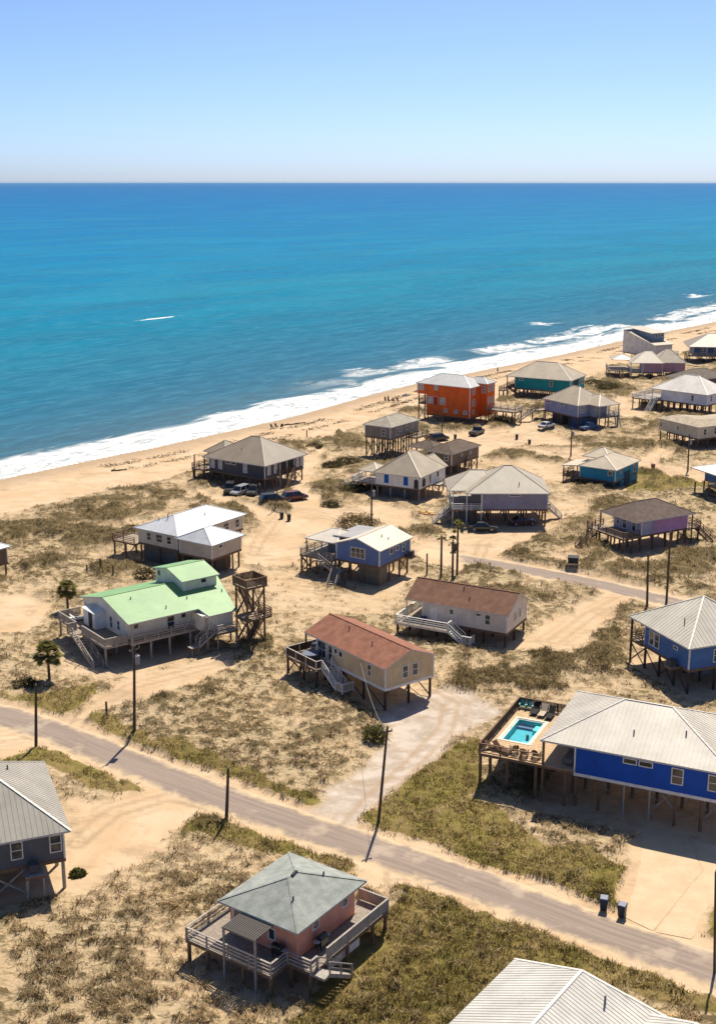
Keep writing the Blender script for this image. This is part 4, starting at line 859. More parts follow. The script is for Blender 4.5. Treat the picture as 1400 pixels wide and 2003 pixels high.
# ---- blue grey house in front of the teal one
h=House('periwinkle blue house with stone coloured roof and long side stairs before the teal house',(51.13,291.28),32.7)
PERI=sid('periwinkle siding',(0.241,0.276,0.428)); 
h.walls(.4,.4,9.6,12.2,2.8,5.66,PERI); h.hip(0,0,10.0,12.61,5.6,9.0,TROOF,axis='y',i0=5.0,i1=5.2); h.hip(3.6,-3.2,10.4,5,5.55,7.6,TROOF,axis='y',i0=3.4,i1=3.4)
h.win('l',10.68,5.0,1.2,.4); h.win('l',5.96,5.0,1.3,.3); h.win('r',1.9,4.5,1.7,1.4,style='triple',glass=OGL); h.box('wall',4.0,-1.4,2.8,6.6,.37,5.5,mat('pale blue panel',(.30,.32,.37)))
h.deck([(4.0,-3.0,10.2,.36)],2.8,PALEW); h.rail([(6.7,-2.9),(10.1,-2.9),(10.1,.2)],2.8,WHITEW); h.pilesat([(4.1,-2.9),(7,-2.9),(10.1,-2.9)],5.55,PALEW,.1,'porch_post',True); h.piles([.6,3.5,6.5,9.4],[.6,3.5,6.4,9.3,12.0],2.5); h.piles([4.2,7,10],[-2.8],2.5); h.box('storage_room',.8,-.2,0,6.2,3.2,2.5,mat('deep blue board wall',(.06,.085,.15))); h.box('storage_room',1.2,6.5,0,6,10,2.5,mat('dark timber screen',(.10,.082,.064)))
h.deck([(-1.6,12.25,6,14.6)],2.8); h.rail([(-1.5,12.3),(-1.5,13.2)],2.8); h.rail([(-1.5,14.5),(5.9,14.5)],2.8); h.stairs((-1.6,13.8,2.8),(-6.8,14.4,.1),1.2,PALEW,PALEW); h.piles([-1.4,2.2,5.8],[14.4],2.55); h.stairs((9.6,-2.9,2.8),(7.4,-6.0,.1),1.1,PALEW,PALEW)
HB2=h

# ---- white house at the right
h=House('white house with bright white hip roof and white railed deck at the right edge',(85.22,306.37),46.2)
WHT=sid('cool white siding',(0.718,0.731,0.773)); BWR=met('bright white roofing',(0.649,0.602,0.514))
h.walls(.5,.5,10.5,12.9,2.9,5.66,WHT); h.hip(0,0,11,16.1,5.6,9.2,BWR,axis='y',i0=5.5,i1=6.5); h.win('l',4.3,4.3,.6,1.3); h.win('r',2.9,4.3,.7,1.3); h.win('r',6.5,4.3,.7,1.3)
h.piles([.7,3.6,6.8,10.2],[.7,2.8,4.9,7,9.1,11.2,12.7],2.6,WOOD); h.xrow([(.7,2.8),(.7,.7)],.3,2.5); h.deck([(-1.2,12.95,9,20.5)],2.9,PALEW); h.rail([(-1.1,13),(-1.1,20.4),(8.9,20.4),(8.9,13)],2.9,WHITEW,'bal'); h.piles([-.9,2.2,5.4,8.6],[15.2,17.6,20.2],2.65); h.pilesat([(.6,15.6),(5,15.6)],5.6,WHITEW,.08,'porch_post',True); h.stairs((-1.2,13.9,2.9),(-4.2,13.9,.1),1.1,WHITEW,WHITEW)

# ---- cream house at the right
h=House('cream L-shaped house with flat tan roof and small dark windows at the right edge',(73.07,267.41),28.8)
CRS=sid('cream beige siding',(0.649,0.559,0.400)); TANR=shi('tan shingles',(.47,.385,.28))
h.walls(.4,.4,15.5,10.2,2.4,5.06,CRS); h.box('wall',.4,10.2,2.35,6.2,12.9,5.0,CRS); h.slab([[(0,0,5.0),(3.1,3.4,6.0),(3.1,10.2,6.0),(0,13.2,5.0)],[(0,13.2,5.0),(3.1,10.2,6.0),(6.3,13.2,5.0)],[(6.3,13.2,5.0),(3.1,10.2,6.0),(3.1,3.4,6.0),(6.6,6.6,6.0),(6.4,10.6,5.0)],[(0,0,5.0),(15.8,0,5.0),(15.8,3.4,6.0),(3.1,3.4,6.0)],[(3.1,3.4,6.0),(15.8,3.4,6.0),(15.8,10.6,5.0),(6.4,10.6,5.0),(6.6,6.6,6.0)]],TANR,caps=False)
h.win('l',12.2,3.6,.5,.9); h.win('l',6.85,3.8,.4,.8); h.win('r',2.17,3.75,.7,1.2); h.win('r',5.18,3.75,.7,1.2); h.win('r',9,3.75,.7,1.2)
h.piles([.7,3.4,6,9,12,15],[.7,3.2,5.6,8.2,10.4,12.6],2.1,WOOD); h.xrow([(.7,12.6),(.7,10.4),(.7,8.2),(.7,5.6)],.3,2,every=2,single=True)

# ---- pink house far right, back
h=House('dusty pink house with taupe hip roofs behind the bright white roof',(88.90,366.82),85.1)
PINK=sid('dusty pink siding',(0.497,0.283,0.324)); 
h.walls(.4,.4,8.5,6.0,2.2,5.06,PINK); h.hip(0,0,9.5,9.77,5.0,8.0,TROOF,i0=3.2,i1=4.8); h.hip(1.2,-6.6,10.5,2.8,5.0,8.6,TROOF,axis='y',i0=4.4,i1=4.0); h.box('wall',1.6,-6.2,2.2,10,.37,5.05,PINK)
h.deck([(.3,6.05,8.5,9.6)],2.3,PALEW); h.rail([(.35,6.1),(.35,9.5),(8.4,9.5)],2.3,WHITEW); h.pilesat([(.4,9.4),(.4,6.3)],5,WHITEW,.1,'porch_post',True); h.piles([.6,4,8],[.6,3.2,5.8,9.3],1.9); h.piles([1.9,5,9.6],[-5.9,-3.6,-1.3],1.9); h.xrow([(1.9,-5.9),(1.9,-3.6),(1.9,-1.3)],.2,1.8,every=1); h.hip(5.5,8,13,14.5,5.2,6.4,TROOF); h.deck([(3,9.65,12.5,15.5)],2.3,PALEW); h.rail([(3.1,9.7),(3.1,15.4),(12.4,15.4)],2.3,PALEW); h.piles([3.3,7.8,12.2],[12.5,15.2],2.05); h.stairs((3,12,2.3),(-.6,12,.1),1.0)
# ---- tall grey house behind it
h=House('tall pale grey house with clerestory and stepped shed roofs at the water edge',(94.45,403.78),28.0)
PG=sid('pale grey siding',(0.580,0.552,0.524))
h.walls(.3,.3,7.4,16,1.8,5.4,PG); MB().add([(.3,.3,5.42),(7.4,.3,5.42),(7.4,16,5.42),(.3,16,5.42),(.3,16,9.0),(7.4,16,9.0),(7.4,12.6,8.55),(.3,12.6,8.55)],[(3,2,1,0),(0,7,4,3),(1,2,5,6),(4,5,2,3)]).build('wall',PG,h.root)
h.slab([[(0,0,5.55),(7.8,0,5.55),(7.8,13.2,8.6),(0,13.2,8.6)]],TROOF,caps=False); h.box('clerestory_wall',2.2,4.2,5.6,7.3,15.4,8.9,mat('blue grey clerestory',(.24,.29,.36))); h.slab([[(1.6,3.6,8.9),(7.9,3.6,8.9),(7.9,16.3,9.9),(1.6,16.3,9.9)]],TROOF,caps=False)
for x in (4.0,5.3,6.6): h.win('r',x,7.9,.7,.7,pl=4.2)
h.piles([.6,4,7.1],[.6,5.5,10.5,15.6],1.5); h.deck([(7.5,.5,10.5,9)],2.2,PALEW); h.rail([(7.6,.55),(10.4,.55),(10.4,8.9)],2.2,WHITEW); h.piles([10.2],[.8,4.6,8.7],1.95)
# ---- dark blue house, top right
h=House('navy house under a wide taupe roof with deck railings, top right by the beach',(104.5,402.0),-8.0)
NAVY=sid('navy siding',(0.083,0.117,0.221)); h.walls(2.0,1.6,28,12,2.6,5.5,NAVY); h.hip(0,0,30,13.5,5.4,9.0,TAUPE,i0=7,i1=7); h.deck([(.4,-.4,29,1.55)],2.6,PALEW); h.rail([(.5,1.5),(.5,-.3),(28.9,-.3)],2.6,PALEW,'rails'); h.piles([.6,4.5,8.4,12.3,16.2,20],[-.2,4,8,12],2.35,WOOD); h.pilesat([(.6,.3),(6,.3),(12,.3)],5.4,WHITEW,.1,'porch_post',True)
for x in (5,9,13,17): h.win('r',x,4.1,1.2,1.2,style='twin')
# ---- brown roof peeping over the white one
h=House('low brown roofed house mostly hidden behind the bright white roof',(90.38980372891838, 338.5393682795699),30.0)
h.walls(.5,.5,12,9,2.0,4.4,DB); h.hip(-2,0,13,9.5,4.4,6.6,shi('grey brown shingles',(.20,.165,.13))); h.piles([.8,6,11.6],[.8,8.6],1.8)

# ---- small teal cottage
h=House('small turquoise blue cottage with bone coloured roof beyond the lavender house',(48.26,230.90),54.8)
TQ=sid('turquoise blue siding',(0.022,0.242,0.386)); 
h.walls(.4,.4,11.0,7.7,1.5,3.86,TQ); h.hip(0,0,11.4,8.0,3.8,5.7,met('bone metal roofing',(0.477,0.386,0.267)),i0=3.2,i1=4.4); h.hip(5.0,3.5,10.5,9.5,4.6,6.2,met('bone metal roofing',(0.477,0.386,0.267)),axis='y'); h.slab([[(.6,7.6,3.75),(7,7.6,3.75),(7,11.6,3.3),(.6,11.6,3.3)]],met('bone metal roofing',(0.477,0.386,0.267)),caps=False)
h.win('l',1.44,3.0,.75,.75); h.box('garage_door',4.5,.34,.1,7.2,.36,2.6,mat('dark teal garage',(.015,.06,.09))); h.win('r',9.2,2.6,.9,1.4); h.win('r',3,3.1,.4,.8); h.box('wall',3.6,.45,0,11,7.6,1.18,TQ)  # garage door in one even dark teal
h.piles([.6,3.2],[.7,4,7.4],1.2); h.deck([(.2,7.75,5,11.2)],1.5); h.rail([(.3,7.8),(.3,11.1),(4.9,11.1)],1.5,WOOD); h.pilesat([(.7,11.2),(6.8,11.2)],3.3,WOOD,.08,'porch_post',True); h.stairs((.2,9.5,1.5),(-1.6,9.5,.05),1.2)

# ---- lilac house with brown roof
h=House('lilac and grey house with dark brown shingle hip roof and wraparound deck',(42.63,188.85),29.1)
LIL=sid('lilac siding',(0.497,0.262,0.455)); LGR=sid('lavender porch siding',(0.373,0.373,0.469)); PRF=shi('dark taupe shingles',(.165,.122,.097))
h.walls(1.95,.5,11.5,7.0,2.6,5.16,LIL); h.hip(0,-.3,12.34,8.31,5.1,7.2,PRF,i0=3.6,i1=4.6); h.box('wall',1.92,.55,2.62,1.94,6.95,5.1,LGR); h.box('wall',1.99,.475,2.62,4.0,.495,5.1,LGR); h.part('door',MB().box(4.1,.46,2.62,5.0,.49,4.6),mat('pale lilac door',(.42,.30,.42)))
h.win('l',2.2,3.9,.8,1.9,pl=1.92,name='glass_door'); h.win('l',4.4,3.9,.8,1.9,pl=1.92,name='glass_door'); h.win('l',6,3.9,.5,1.2,pl=1.92)
h.deck([(-1.8,.3,1.85,9.2)],2.55,DECK); h.rail([(1.5,.35),(-1.75,.35),(-1.75,6.4)],2.55,WOOD,'rails'); h.rail([(-1.75,7.8),(-1.75,9.1),(1.6,9.1)],2.55,WOOD,'rails'); h.pilesat([(.2,8.2)],5.1,WOOD,.09,'porch_post',True)
h.piles([-1.6,.2],[.5,3.4,6.2,9.0],2.3); h.piles([2.1,4.6,7.2,9.8,11.4],[.7,3.7,6.8],2.3,WOOD); h.xrow([(-1.6,6.2),(-1.6,9)],.3,2.2); h.xrow([(9.8,.7),(11.4,.7)],.3,2.2); h.stairs((-1.8,7.1,2.55),(-5.6,6.4,.1),1.2); 
h.deck([(11.54,.2,14.2,4)],2.55); h.rail([(11.6,.25),(14.1,.25),(14.1,3.9)],2.55); h.piles([13.9],[.5,3.7],2.3); h.stairs((14.0,1.5,2.55),(14.6,-2.6,.1),1.1); h.pilesat([(12.1,.1)],5.1,WOOD,.08,'porch_post',True)

# ---- white roofed house at the right edge
h=House('blue house with white roof cut by the right edge above the lilac house',(65.98264720061816, 218.9730416560833),22.0)
h.walls(2.2,1.5,13,10,2.6,4.9,BLUE2); h.hip(-.4,0,14,11,4.9,6.6,BWR); h.hip(2.8,-1.4,12,5,4.5,5.4,BWR,axis='x'); h.deck([(-.2,.4,2.15,6)],2.6,PALEW); h.rail([(2.1,.45),(-.1,.45),(-.1,5.9)],2.6,PALEW); h.piles([0,2,6,12],[.6,3.2,5.7,9.8],2.35,WOOD); h.win('r',5,3.9,1,1.2)

# ---- salmon house bottom centre
h=House('salmon pink house with sage grey pyramid roof, pergola and wraparound deck',(-4.24,78.88),55.1)
SAL=sid('salmon siding',(0.725,0.319,0.215)); SAGE=shi('sage grey shingles',(.31,.325,.29))
h.walls(.65,.65,7.9,6.8,2.0,4.78,SAL,trim=None); h.hip(0,0,8.58,7.47,4.7,6.1,SAGE,i0=3.75,i1=3.9,edge=mat('pale sage fascia',(.42,.43,.38))); h.vents([(2.2,2.1,5.5),(6.2,2.3,5.5)]); 
MB().beam((4.0,3.6,6.14),(4.75,3.72,6.14),.22,.1).build('ridge_vent',BLACK,h.roofs[0])
h.win('l',2.86,3.3,.5,.8); h.win('l',5.8,3.2,1.2,1.9,name='glass_door'); h.win('r',2.96,3.65,.6,.45); h.win('r',6.55,3.65,.6,.45)
GREYDK=mat('silvered deck boards',(.33,.275,.22),'wood')
h.deck([(-1.95,.9,.62,9.0),(.62,6.85,8,9.0)],1.98,GREYDK,axis='y'); h.deck([(0,-1.2,.62,.9),(.62,-1.2,9.8,.6),(7.95,.6,9.8,1.6)],1.98,GREYDK,axis='y')
h.rail([(8,8.9),(-1.9,8.9),(-1.9,.95),(-.02,.95),(-.02,-1.15),(.7,-1.15)],1.98,PALEW,'rails',step=2.2); h.rail([(1.9,-1.15),(9.75,-1.15),(9.75,1.55)],1.98,PALEW,'panel',infill=PALEW,step=2.4)
pg=MB().beam((-2.0,5.3,4.35),(-2.0,2.2,4.35),.1,.14).beam((.3,5.3,4.42),(.3,2.2,4.42),.1,.14).build('pergola',PALEW,h.root)
sl=cached('pslat',lambda:MB().box(-1.5,-.07,-.05,1.5,.07,.03).mesh('slat',mat('silvered dark slat',(.11,.095,.085),'wood')))
for i in range(16): 
    o=O('slat',sl,pg,(-.83,2.3+i*.19,4.47)); o.rotation_euler=(0,-.03,0); o.scale=(.86,1,1)
h.pilesat([(-1.95,2.3),(-1.95,5.2)],4.3,PALEW,.07,'pergola_post',True)
h.piles([-1.75],[1.1,3.6,7.0,8.8],1.72,WOOD); h.piles([.1,4.6,7.9],[-1.0],1.72,WOOD); h.pilesat([(9.6,-1.0),(9.6,1.4)],1.72,WOOD); h.piles([.9,4.2,7.6],[.9,3.6,6.5],1.72); h.pilesat([(.2,.8)],1.72); h.piles([4.5,7.8],[8.8],1.72)
h.stairs((.7,-1.75,1.98),(3.4,-1.75,.3),1.05,PALEW,PALEW); h.box('deck',-.0,-2.3,1.75,.68,-1.24,1.95,PALEW); h.box('white_panel',2.6,-.7,.5,6.6,-.62,1.65,TRIM)
HS=h

# ---- charcoal house, bottom left
h=House('dark slate house with ribbed grey metal hip roof, cut by the lower left edge',(-23.11,92.32),112.1)
DSL=sid('dark slate siding',(0.103,0.110,0.121)); RGM=met('ribbed grey metal roofing',(0.351,0.318,0.258))
h.walls(.5,.5,13.2,12.5,2.8,5.46,DSL); h.hip(0,0,13.54,13,5.4,9.6,RGM,axis='x',i0=6.7,i1=6.8,rib=.42,caps=WHMETAL); h.vents([(8,3.8,7.9)])
h.win('l',4.28,4.25,.8,1.4); h.win('l',1.21,4.25,.8,1.4); h.win('l',7.6,4.25,.8,1.4); h.piles([.7,4.5,9,13],[.7,3.6,6.5,9.4,12.2],2.5,PALEW); h.xrow([(.7,3.6),(.7,6.5),(.7,9.4)],.2,2.4,PALEW,every=1)
h.deck([(-.9,2.4,.45,3.9)],2.45,PALEW); h.pilesat([(-.8,2.5),(-.8,3.8)],2.2,PALEW,.07); AC_AT.append((h,-.25,3.15,2.45))
# ---- ribbed white roof, bottom right corner
h=House('ribbed white metal roof with two joined hips at the bottom right corner',(14.20,70.55),54.3)
RW=met('ribbed bright white metal',(0.526,0.499,0.435))
h.hip(-16,-5.7,1.7,5.7,5.15,7.5,RW,axis='x',i0=5,i1=1.7,rib=.32,caps=BWR); h.hip(-15,-12.5,1.2,-2.6,5.0,6.75,RW,axis='x',i0=5,i1=1.0,rib=.32,caps=BWR); h.walls(-15.3,-5.1,1.0,5.1,2.6,5.2,WHS); h.box('wall',-14.3,-11.9,2.6,.6,-5.13,5.1,WHS); h.piles([-15,-10,-5,.7],[-11.5,-5,0,4.8],2.3,PALEW); h.vents([(-1.2,-2.2,6.9)])
for x in (-2,-6): h.win('B',x,4.2,.9,1.4)
# ---- sliver of a house at the left edge
h=House('small brown house with pale metal roof cut by the left edge',(-55.469306614133764, 171.96495536620006),52.0)
h.walls(.2,0,7,8,2.2,4.6,mat('brown board siding',(.16,.11,.08),'siding')); h.hip(-.3,-.5,7.5,8.5,4.6,6.4,PALER); h.piles([.4,3.4,6.7],[.2,4,7.8],1.9)

# ================================================================ POOL, FURNITURE
def on(h,x,y,z): return h.world(x,y,z)
pl=thing('swimming_pool','raised turquoise swimming pool set into the wooden deck of the royal blue house','pool',on(HP,-3.7,6.8,0),HP.ang)
TQL=mat('turquoise pool liner',(.03,.50,.50),'plain',.4); POOLB=mat('blue pool floor',(.07,.40,.48),'plain',.5)
x0,x1,y0,y1=-1.47,1.47,-2.78,2.78
b=MB()
for q in ((x0,y0,x1,y0+.2),(x0,y1-.2,x1,y1),(x0,y0+.2,x0+.2,y1-.2),(x1-.2,y0+.2,x1,y1-.2)): b.box(q[0],q[1],2.2,q[2],q[3],3.66)
b.build('pool_wall',mat('white pool coping',(.62,.60,.55)),pl)
b=MB()
for q in ((x0+.2,y0+.2,x0+.25,y1-.2),(x1-.25,y0+.2,x1-.2,y1-.2),(x0+.25,y0+.2,x1-.25,y0+.25),(x0+.25,y1-.25,x1-.25,y1-.2)): b.box(q[0],q[1],2.3,q[2],q[3],3.62)
b.build('pool_liner',TQL,pl); MB().box(x0+.26,y0+.26,2.25,x1-.26,y1-.26,2.95).build('pool_floor',POOLB,pl)
MB().box(x0+.26,y1-.95,2.955,x1-.95,y1-.3,3.15).build('bench',mat('plum pool bench',(.20,.19,.30)),pl)
MB().box(x1-.9,y1-1.6,2.955,x1-.27,y1-.3,3.35).build('pool_step',mat('pale turquoise step',(.25,.66,.62)),pl)
MB().box(x1-1.1,y0+.27,2.955,x1-.27,y0+1.2,3.35).build('pool_step',mat('pale turquoise step',(.25,.66,.62)),pl)
MB().box(x1-.6,y0+1.25,2.955,x1-.27,y1-1.65,3.15).build('pool_step',mat('teal pool step',(.05,.52,.52)),pl)
for q in ((x0-.22,y0-.22,x1+.22,y0+.06),(x0-.22,y1-.06,x1+.22,y1+.22),(x0-.22,y0+.06,x0+.06,y1-.06),(x1-.06,y0+.06,x1+.22,y1-.06)): MB().box(q[0],q[1],3.665,q[2],q[3],3.735).build('coping',mat('cream pool coping',(.66,.60,.47)),pl)
n=N('pool water'); t=n.t; tr=n.n('BsdfTransparent'); tr.inputs[0].default_value=(.72,.95,.96,1); gl=n.n('BsdfGlossy'); gl.inputs['Roughness'].default_value=.05
fz=n.n('Fresnel'); fz.inputs[0].default_value=1.33; mx=n.n('MixShader'); n.l(fz.outputs[0],mx.inputs[0]); n.l(tr.outputs[0],mx.inputs[1]); n.l(gl.outputs[0],mx.inputs[2])
n.l(mx.outputs[0],t.nodes['Material Output'].inputs[0]); bb=n.n('Bump'); bb.inputs['Strength'].default_value=.15; n.l(n.noise(n.coord(),3.,3),bb.inputs['Height']); n.l(bb.outputs[0],gl.inputs['Normal'])
MB().add([(x0+.2,y0+.2,3.55),(x1-.2,y0+.2,3.55),(x1-.2,y1-.2,3.55),(x0+.2,y1-.2,3.55)],[(0,1,2,3)]).build('pool_water',n.m,pl)

def adirondack(label,loc,rz,m,group='wooden chairs on the pool deck'):
    t=thing('deck_chair',label,'chair',loc,rz,group)
    b=MB()
    for i in range(5): b.beam((-.24+i*.12,-.25,.34),(-.24+i*.12,.28,.24),.1,.025)
    b.build('seat',m,t); b=MB()
    for i in range(5): b.beam((-.24+i*.12,.2,.25),(-.26+i*.13,.55,1.0-abs(i-2)*.05),.105,.025)
    b.build('backrest',m,t)
    for s in (-1,1):
        MB().box(s*.36-.07,-.35,.52,s*.36+.07,.35,.55).build('armrest',m,t)
        MB().box(s*.34-.03,-.32,0,s*.34+.03,-.22,.52).build('leg',m,t); MB().beam((s*.33,-.2,.3),(s*.33,.5,.02),.05,.1).build('leg',m,t)
    return t
BRW=mat('dark stained chair wood',(.10,.055,.03),'wood'); TEALC=mat('sea green chair plastic',(.16,.38,.32)); BLKW=mat('black chair wood',(.025,.022,.022),'wood')
for (x,y),lb,m,rz in (((-2.97,1.75),'leftmost of three brown adirondack chairs along the front rail of the pool deck',BRW,.5),((-1.91,1.4),'middle of three brown adirondack chairs along the front rail of the pool deck',BRW,.1),((-.75,1.55),'rightmost of three brown adirondack chairs along the front rail of the pool deck',BRW,-.1),
    ((-5.4,12.0),'sea green chair in the back left corner of the pool deck',TEALC,3.4),((-4.75,12.0),'sea green chair beside the black chairs at the back of the pool deck',TEALC,3.2)):
    adirondack(lb,on(HP,x,y,3.71),HP.ang+rz+math.pi,m)
def lounger(name,label,loc,rz,m,cm,group):
    t=thing(name,label,'sun lounger',loc,rz,group)
    b=MB().box(-.33,-.95,.26,.33,.35,.3); b.build('seat',cm,t); MB().beam((0,.35,.3),(0,.95,.85),.64,.05).build('backrest',cm,t)
    f=MB().box(-.36,-.97,.2,-.31,.5,.26).box(.31,-.97,.2,.36,.5,.26); f.build('frame',m,t)
    for sx in(-.33,.33):
        for sy in(-.85,.4): MB().box(sx-.025,sy-.025,0,sx+.025,sy+.025,.2).build('leg',m,t)
CUSH=mat('sand coloured cushion',(.42,.34,.24))
for (x,y),lb in (((-3.95,11.5),'black lounger nearest the sea green chairs at the back of the pool deck'),((-3.1,11.3),'black lounger between two others at the back of the pool deck'),((-2.25,11.1),'black lounger nearest the roof at the back of the pool deck')):
    lounger('sun_lounger',lb,on(HP,x,y,3.71),HP.ang,BLKW,CUSH if 'between' in lb else BLKW,'loungers at the back of the pool deck')
for (x,y),rz,lb in (((-5.0,1.6),1.7,'low brown lounger in the front left corner of the pool deck'),((-4.1,1.35),1.2,'low brown lounger between the corner and the adirondack chairs')):
    lounger('sun_lounger',lb,on(HP,x,y,3.71),HP.ang+rz,BRW,BRW,'low brown loungers on the pool deck')
sf=thing('outdoor_sofa','grey outdoor sofa in the shade under the eave of the royal blue house','sofa',on(HP,2.2,2.4,3.7),HP.ang)
SG=mat('grey sofa fabric',(.16,.15,.14)); MB().box(-.4,-1,.12,.4,1,.42).build('seat',SG,sf); MB().box(.42,-1,.12,.65,1,.8).build('backrest',SG,sf)
for s in(-1,1): MB().box(-.4,s*1.1-.09,.1,.6,s*1.1+.09,.6).build('armrest',SG,sf)
for s in(-.9,.9): MB().box(-.35,s-.05,0,.55,s+.05,.1).build('leg',BLKW,sf)
for (x,y),lb in (((-1.0,11.9),'white lounger nearest the vestibule on the deck of the green roofed house'),((-1.9,12.6),'white lounger in the far corner of the deck of the green roofed house')):
    lounger('sun_lounger',lb,on(HG,x,y,2.56),HG.ang+1.2,TRIM,mat('white sling fabric',(.6,.6,.6)),'white loungers on the green roofed house deck')
tub=thing('hot_tub','grey covered hot tub on the deck of the tan house','hot tub',on(HT,-1.0,12.4,2.46),HT.ang)
MB().cyl(0,0,0,.85,.98,1.0,20).build('tub_shell',mat('dark tub panels',(.07,.06,.06)),tub); MB().cyl(0,0,.86,.98,1.05,1.0,20).build('tub_cover',mat('slate vinyl cover',(.13,.14,.19)),tub)
def grill(label,loc,rz,m):
    t=thing('barbecue_grill',label,'grill',loc,rz)
    MB().box(-.4,-.28,.35,.4,.28,.85).build('cabinet',m,t); b=MB()
    b.add([(x,.28*math.cos(a),.87+.3*math.sin(a)) for x in(-.4,.4) for a in [math.pi*i/6 for i in range(7)]],[(i,i+1,i+8,i+7) for i in range(6)]+[tuple(range(7)),tuple(range(13,6,-1)),(0,7,13,6)]); b.build('lid',m,t)
    for s in(-1,1): MB().box(s*.6-.19,-.22,.8,s*.6+.19,.22,.84).build('side_shelf',STEEL,t)
    for sx in(-.35,.35):
        for sy in(-.22,.22): MB().box(sx-.03,sy-.03,0,sx+.03,sy+.03,.34).build('leg',BLACK,t)
BG=mat('black enamel',(.022,.024,.024),'paint',.3)
grill('dark barbecue grill beside the wall on the salmon house deck',on(HS,.15,1.9,1.99),HS.ang+1.57,BG)
grill('black barbecue grill on the side deck of the salmon house',on(HS,2.9,.05,1.99),HS.ang,BG)
grill('black covered grill by the porch post of the tan house',on(HT,.9,14.3,2.46),HT.ang+.5,BG)
pt=thing('planter_tub','round black planter tub by the white door of the light grey house','planter',(8.32,152.42,1.91))
MB().cyl(0,0,0,.5,.3,.4,12).build('tub',BLACK,pt); MB().cyl(0,0,.5,.56,.43,.43,12).build('rim',mat('blue glazed rim',(.02,.05,.12)),pt)
for (h,x,y,z),lb in zip(AC_AT,('grey air conditioner on a platform under the denim blue house','grey air conditioner on a shelf behind the slate blue house','dark air conditioner on the platform of the dark slate house')):
    t=thing('air_conditioner',lb,'air conditioner',on(h,x,y,z+.005),h.ang); MB().box(-.38,-.38,.04,.38,.38,.8).build('casing',mat('dark grey casing',(.07,.075,.08)),t); MB().cyl(0,0,.81,.84,.33,.33,14).build('fan_grille',SCREEN,t); MB().box(-.4,-.4,0,.4,.4,.035).build('base_pad',STEEL,t)

